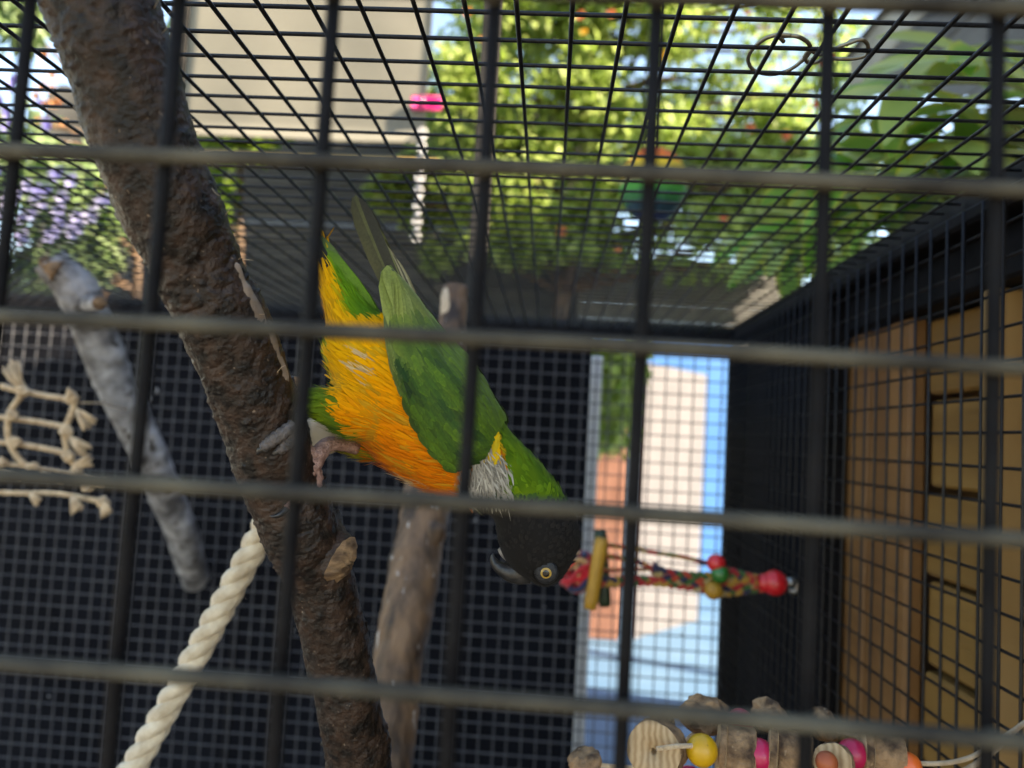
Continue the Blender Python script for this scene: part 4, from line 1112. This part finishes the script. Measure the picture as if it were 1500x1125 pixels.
# slatted fence
fe = empty('slat_fence', (-.8, 3.7, GZ)); tag(fe, 'dark stained horizontal slat fence behind the beige awning screen', 'fence')
fz = GZ + .03; sl = MB().add(*box((0, 0, 0), (2.9, .022, .0955), None, .004)).mesh('slat', mat('weathered_slats', (.05, .047, .042), (.10, .095, .085), 9, .85, 0, .5, 50, stretch=(.3, 1, 2), spec=.2), False)
while fz < 1.68:
    o = link(bpy.data.objects.new('slat', sl)); o.location = (-1.32, 3.7 + G(.003), fz + .045); o.parent = fe; o.matrix_parent_inverse = fe.matrix_basis.inverted(); fz += .098
for x in (-2.7, -1.75, -.8, .09): MB().add(*box((x, 3.75, (GZ + 1.74) / 2), (.07, .07, 1.74 - GZ), None, .005)).build('post', M['dkwood'], fe, False)

# ------------------------------------------------------------------ things seen through the opening on the right
wl = tag(None or MB().add(*box((0, 0, 0), (.01, .01, .01))).build('pink_wall', mat('pink_render', (.092, .086, .090), (.112, .105, .110), 6, .85, 0, .3, 80)), 'pale pink rendered garden wall beyond the opening in the cage', 'wall')
pA, pB = V((.60, 4.82, 0)), V((1.135, 5.45, 0)); dirw = (pB - pA).normalized(); nrm = V((-dirw.y, dirw.x, 0)); zt = .52
me_ = MB(); qv = []
for z_ in (GZ, zt):
    for p in (pA, pB, pB + nrm * .14, pA + nrm * .14): qv.append((p.x, p.y, z_))
me_.add(qv, [(0, 1, 5, 4), (1, 2, 6, 5), (2, 3, 7, 6), (3, 0, 4, 7), (4, 5, 6, 7), (3, 2, 1, 0)])
old = wl.data; nm = me_.mesh('pink_wall', old.materials[0], False); wl.data = nm
tag(MB().add(*box((.36, 4.9, (GZ + .12) / 2), (.30, .3, .12 - GZ), None, .01)).add(*box((.36, 4.9, .135), (.36, .36, .035), None, .01)).build('terracotta_pier', mat('terracotta', (.20, .085, .055), (.28, .13, .09), 9, .8, 0, .4, 60), None, False),
    'orange terracotta garden pier under trailing leaves beyond the cage', 'pier')
xp = at(926, 700, 4.4).x
tag(MB().add(*tube([(xp, 4.4, GZ), (xp, 4.4, 0), (xp, 4.4, .8)], .022, 14)).add(*tube([(xp, 4.4, -.4), (xp, 4.4, -.36)], .028, 14)).build('drain_pipe', mat('pipe', (.36, .40, .46), (.46, .50, .55), 10, .4)),
    'pale grey upright pipe beside the pink garden wall', 'pipe')
bh = empty('blue_house', (2.6, 7.5, GZ)); tag(bh, 'light blue painted house wall far beyond the pink garden wall', 'house')
MB().add(*box((2.4, 7.6, (GZ + 1.02) / 2), (4.2, .3, 1.02 - GZ), None, .01)).build('wall', mat('blue_paint', (.045, .17, .40), (.06, .20, .45), 2, .7, 0, .1, 40), bh, False)
MB().add(*box((2.4, 7.6, 1.055), (4.3, .42, .06), None, .01)).build('coping', M['eave'], bh, False)

# ------------------------------------------------------------------ hanging rainbow ball
ball = empty('rainbow_ball', at(958, 272, 1.5)); bc = at(957, 272, 1.5); br_ = 49 * 1.5 / F
tag(ball, 'striped rainbow paper ball hanging on a cord above the cage roof', 'ball')
bands = [((.62, .05, .02), .80), ((.72, .16, .02), .48), ((.72, .50, .03), .15), ((.45, .42, .20), -.05), ((.05, .30, .05), -.35), ((.03, .17, .06), -.62), ((.02, .06, .10), -.86), ((.03, .05, .16), -1.1)]
def bcol(p):
    z = (p[2] - bc.z) / (br_ * 1.12)
    for c, lim in bands:
        if z > lim: return c
    return bands[-1][0]
vs, fs = sphere(bc, br_, 40, 32, (1, 1, 1.12), None, lambda p: 1 + .02 * math.cos(10 * math.atan2(p.y, p.x)))
MB().add(vs, fs, 0, bcol).build('paper_shell', vcol('dyed_paper', .7, .3), ball)
MB().add(*tube([bc + V((0, 0, br_)), bc + V((.0, 0, .6)), bc + V((0, 0, 1.25))], .003, 6)).build('cord', M['dkwood'], ball)
pg = empty('pergola_beam', (.3, 1.5, GZ)); tag(pg, 'dark timber pergola beam that carries the rainbow ball', 'beam')
zb_ = bc.z + 1.28
MB().add(*box((-.5, 1.5, zb_), (3.4, .06, .08), None, .006)).build('beam', M['dkwood'], pg, False)
for x in (-2.2, 1.2): MB().add(*box((x, 1.5, (GZ + zb_ - .04) / 2), (.07, .07, zb_ - .04 - GZ), None, .006)).build('post', M['dkwood'], pg, False)

# ------------------------------------------------------------------ foliage
M['foliage'] = vcol('foliage', .5, .5, 0, .35)
def crown(name, parent, clumps, nper, L, cols, dens=1.0, keep=None):
    mb = MB()
    for (c, rad) in clumps:
        for _ in range(nper):
            v = V((G(), G(), G())).normalized() * rad * (R() ** .45); p = V(c) + V((v.x, v.y * .7, v.z))
            if keep and not keep(p): continue
            d = (V((G(), G(), G())) + v.normalized() * .5 + V((0, 0, -.5))); n = V((G(.6), -.3 + G(.6), 1)); l = L * U(.45, 1.45)
            t = R(); cc = lerp3(cols[0], cols[1], t); ce = tuple(x * 1.15 for x in cc)
            leaf_geo(mb, p, d, n, l, l * U(.55, .8), cc, ce, droop=.2, rows=3)
    return tag(mb.build(name, M['foliage'], parent), kind='stuff')
def tree(name, base, top, clumps, nper, L, cols, label, cat, group=None, keep=None, r0=.05, flowers=()):
    t = empty(name, base); tag(t, label, cat, group)
    b = V(base); tp = V(top); P = [V(a) for a in catmull([tuple(b), tuple(b.lerp(tp, .35) + V((G(.05), G(.05), 0))), tuple(b.lerp(tp, .7) + V((G(.05), G(.05), 0))), tuple(tp)], 20)]
    tr = MB().add(*tube(P, [r0 * (1 - .7 * k / 19) for k in range(20)], 12, True, barkdisp(r0 * .2, 12))); tr_o = tr.build('trunk', M['bark_tan'], t)
    mb = MB()
    for (c, rad) in clumps:
        c = V(c); i = min(range(len(P)), key=lambda k: (P[k] - c).length + max(0, P[k].z - c.z) * 2); s = P[i]; m_ = s.lerp(c, .5) + V((0, 0, .04))
        mb.add(*tube([V(a) for a in catmull([tuple(s), tuple(m_), tuple(c)], 8)], [r0 * .3 * (1 - .1 * k) for k in range(8)], 6))
    mb.build('limbs', M['bark_tan'], t)
    crown('crown', t, clumps, nper, L, cols, keep=keep)
    for (c, r, cl) in flowers:
        fb = MB()
        for k in range(6):
            th = k * math.pi / 3 + G(.2); leaf_geo(fb, V(c), V((math.cos(th), -.5, math.sin(th))), V((0, -1, 0)), r, r * .8, cl, cl, droop=-.2, rows=3)
        fb.build('flower', M['foliage'], t)
    return t
random.seed(21)
cl = []
def pc_(px, py, Y): return tuple(at(px, py, Y))
for _ in range(190):
    px, py = U(650, 1260), U(-160, 385); 
    if px > 1030 and py < 200 and R() < (.45 if py > 120 else .68): continue
    cl.append((pc_(px, py, U(2.9, 3.5)), U(.10, .19)))
for k in range(13): cl.append((pc_(U(868, 915), U(505, 650), U(3.1, 3.5)), U(.07, .12)))
for k in range(9): cl.append((pc_(U(560, 680), U(235, 375), U(3.2, 3.5)), U(.06, .11)))
for k in range(2): cl.append((pc_(U(930, 980), U(496, 506), 3.4), .04))
fl = []
for (px, py, o) in [(686, 20, 0), (850, 25, 0), (1095, 20, 0), (1150, 200, 0), (1098, 190, 0), (1195, 155, 0), (710, 60, 0), (895, 22, 0), (855, 48, 1), (970, 82, 1), (822, 340, 0), (1058, 320, 0), (905, 365, 0), (1205, 95, 0), (1215, 85, 0)]:
    fl.append((pc_(px, py, 2.85), U(.018, .032), (.70, .22, .10) if o == 0 else (.78, .45, .05)))
def keep_open(p):                            # the crown sits above the lean-to; a low spray of leaves hangs beneath it
    return p.z > .76 or -.05 < p.z < .45
tree('garden_tree', (-.15, 3.5, GZ), (.3, 3.3, 2.2), cl, 200, .045, ((.15, .24, .03), (.46, .55, .18)), 'sunlit leafy garden tree with orange flowers above the cage', 'tree', None, keep_open, .05, fl)
random.seed(5)
cl = [(pc_(U(-60, 150), U(230, 430), U(2.1, 2.4)), U(.09, .15)) for _ in range(14)] + [(pc_(U(-40, 60), U(20, 220), 2.3), U(.07, .11)) for _ in range(6)]
fl = [(pc_(U(-40, 165), U(250, 350), 2.0), U(.02, .035), lerp3((.26, .25, .58), (.48, .46, .66), R())) for _ in range(40)] + [(pc_(U(-10, 75), U(90, 190), 2.12), U(.018, .03), (.30, .27, .62)) for _ in range(14)] + \
     [(pc_(U(55, 100), U(60, 215), 2.15), U(.015, .028), (.60, .28, .12)) for _ in range(10)]
tree('flower_shrub', (-1.5, 2.3, GZ), (-1.5, 2.45, .9), cl, 110, .06, ((.12, .20, .06), (.30, .38, .20)), 'flowering shrub with violet blue and orange blooms left of the awning screen', 'shrub', None, None, .035, fl)
random.seed(9)
cl = [(pc_(U(255, 345), U(60, 380), U(2.9, 3.2)), U(.08, .14)) for _ in range(16)] + [(pc_(U(350, 470), U(170, 205), 2.95), .07) for _ in range(4)]
tree('garden_bush', (-1.4, 3.1, GZ), (-1.4, 3.05, 1.2), cl, 100, .055, ((.12, .22, .015), (.28, .40, .06)), 'tall light green bush growing behind the beige awning screen', 'bush', None, None, .04)
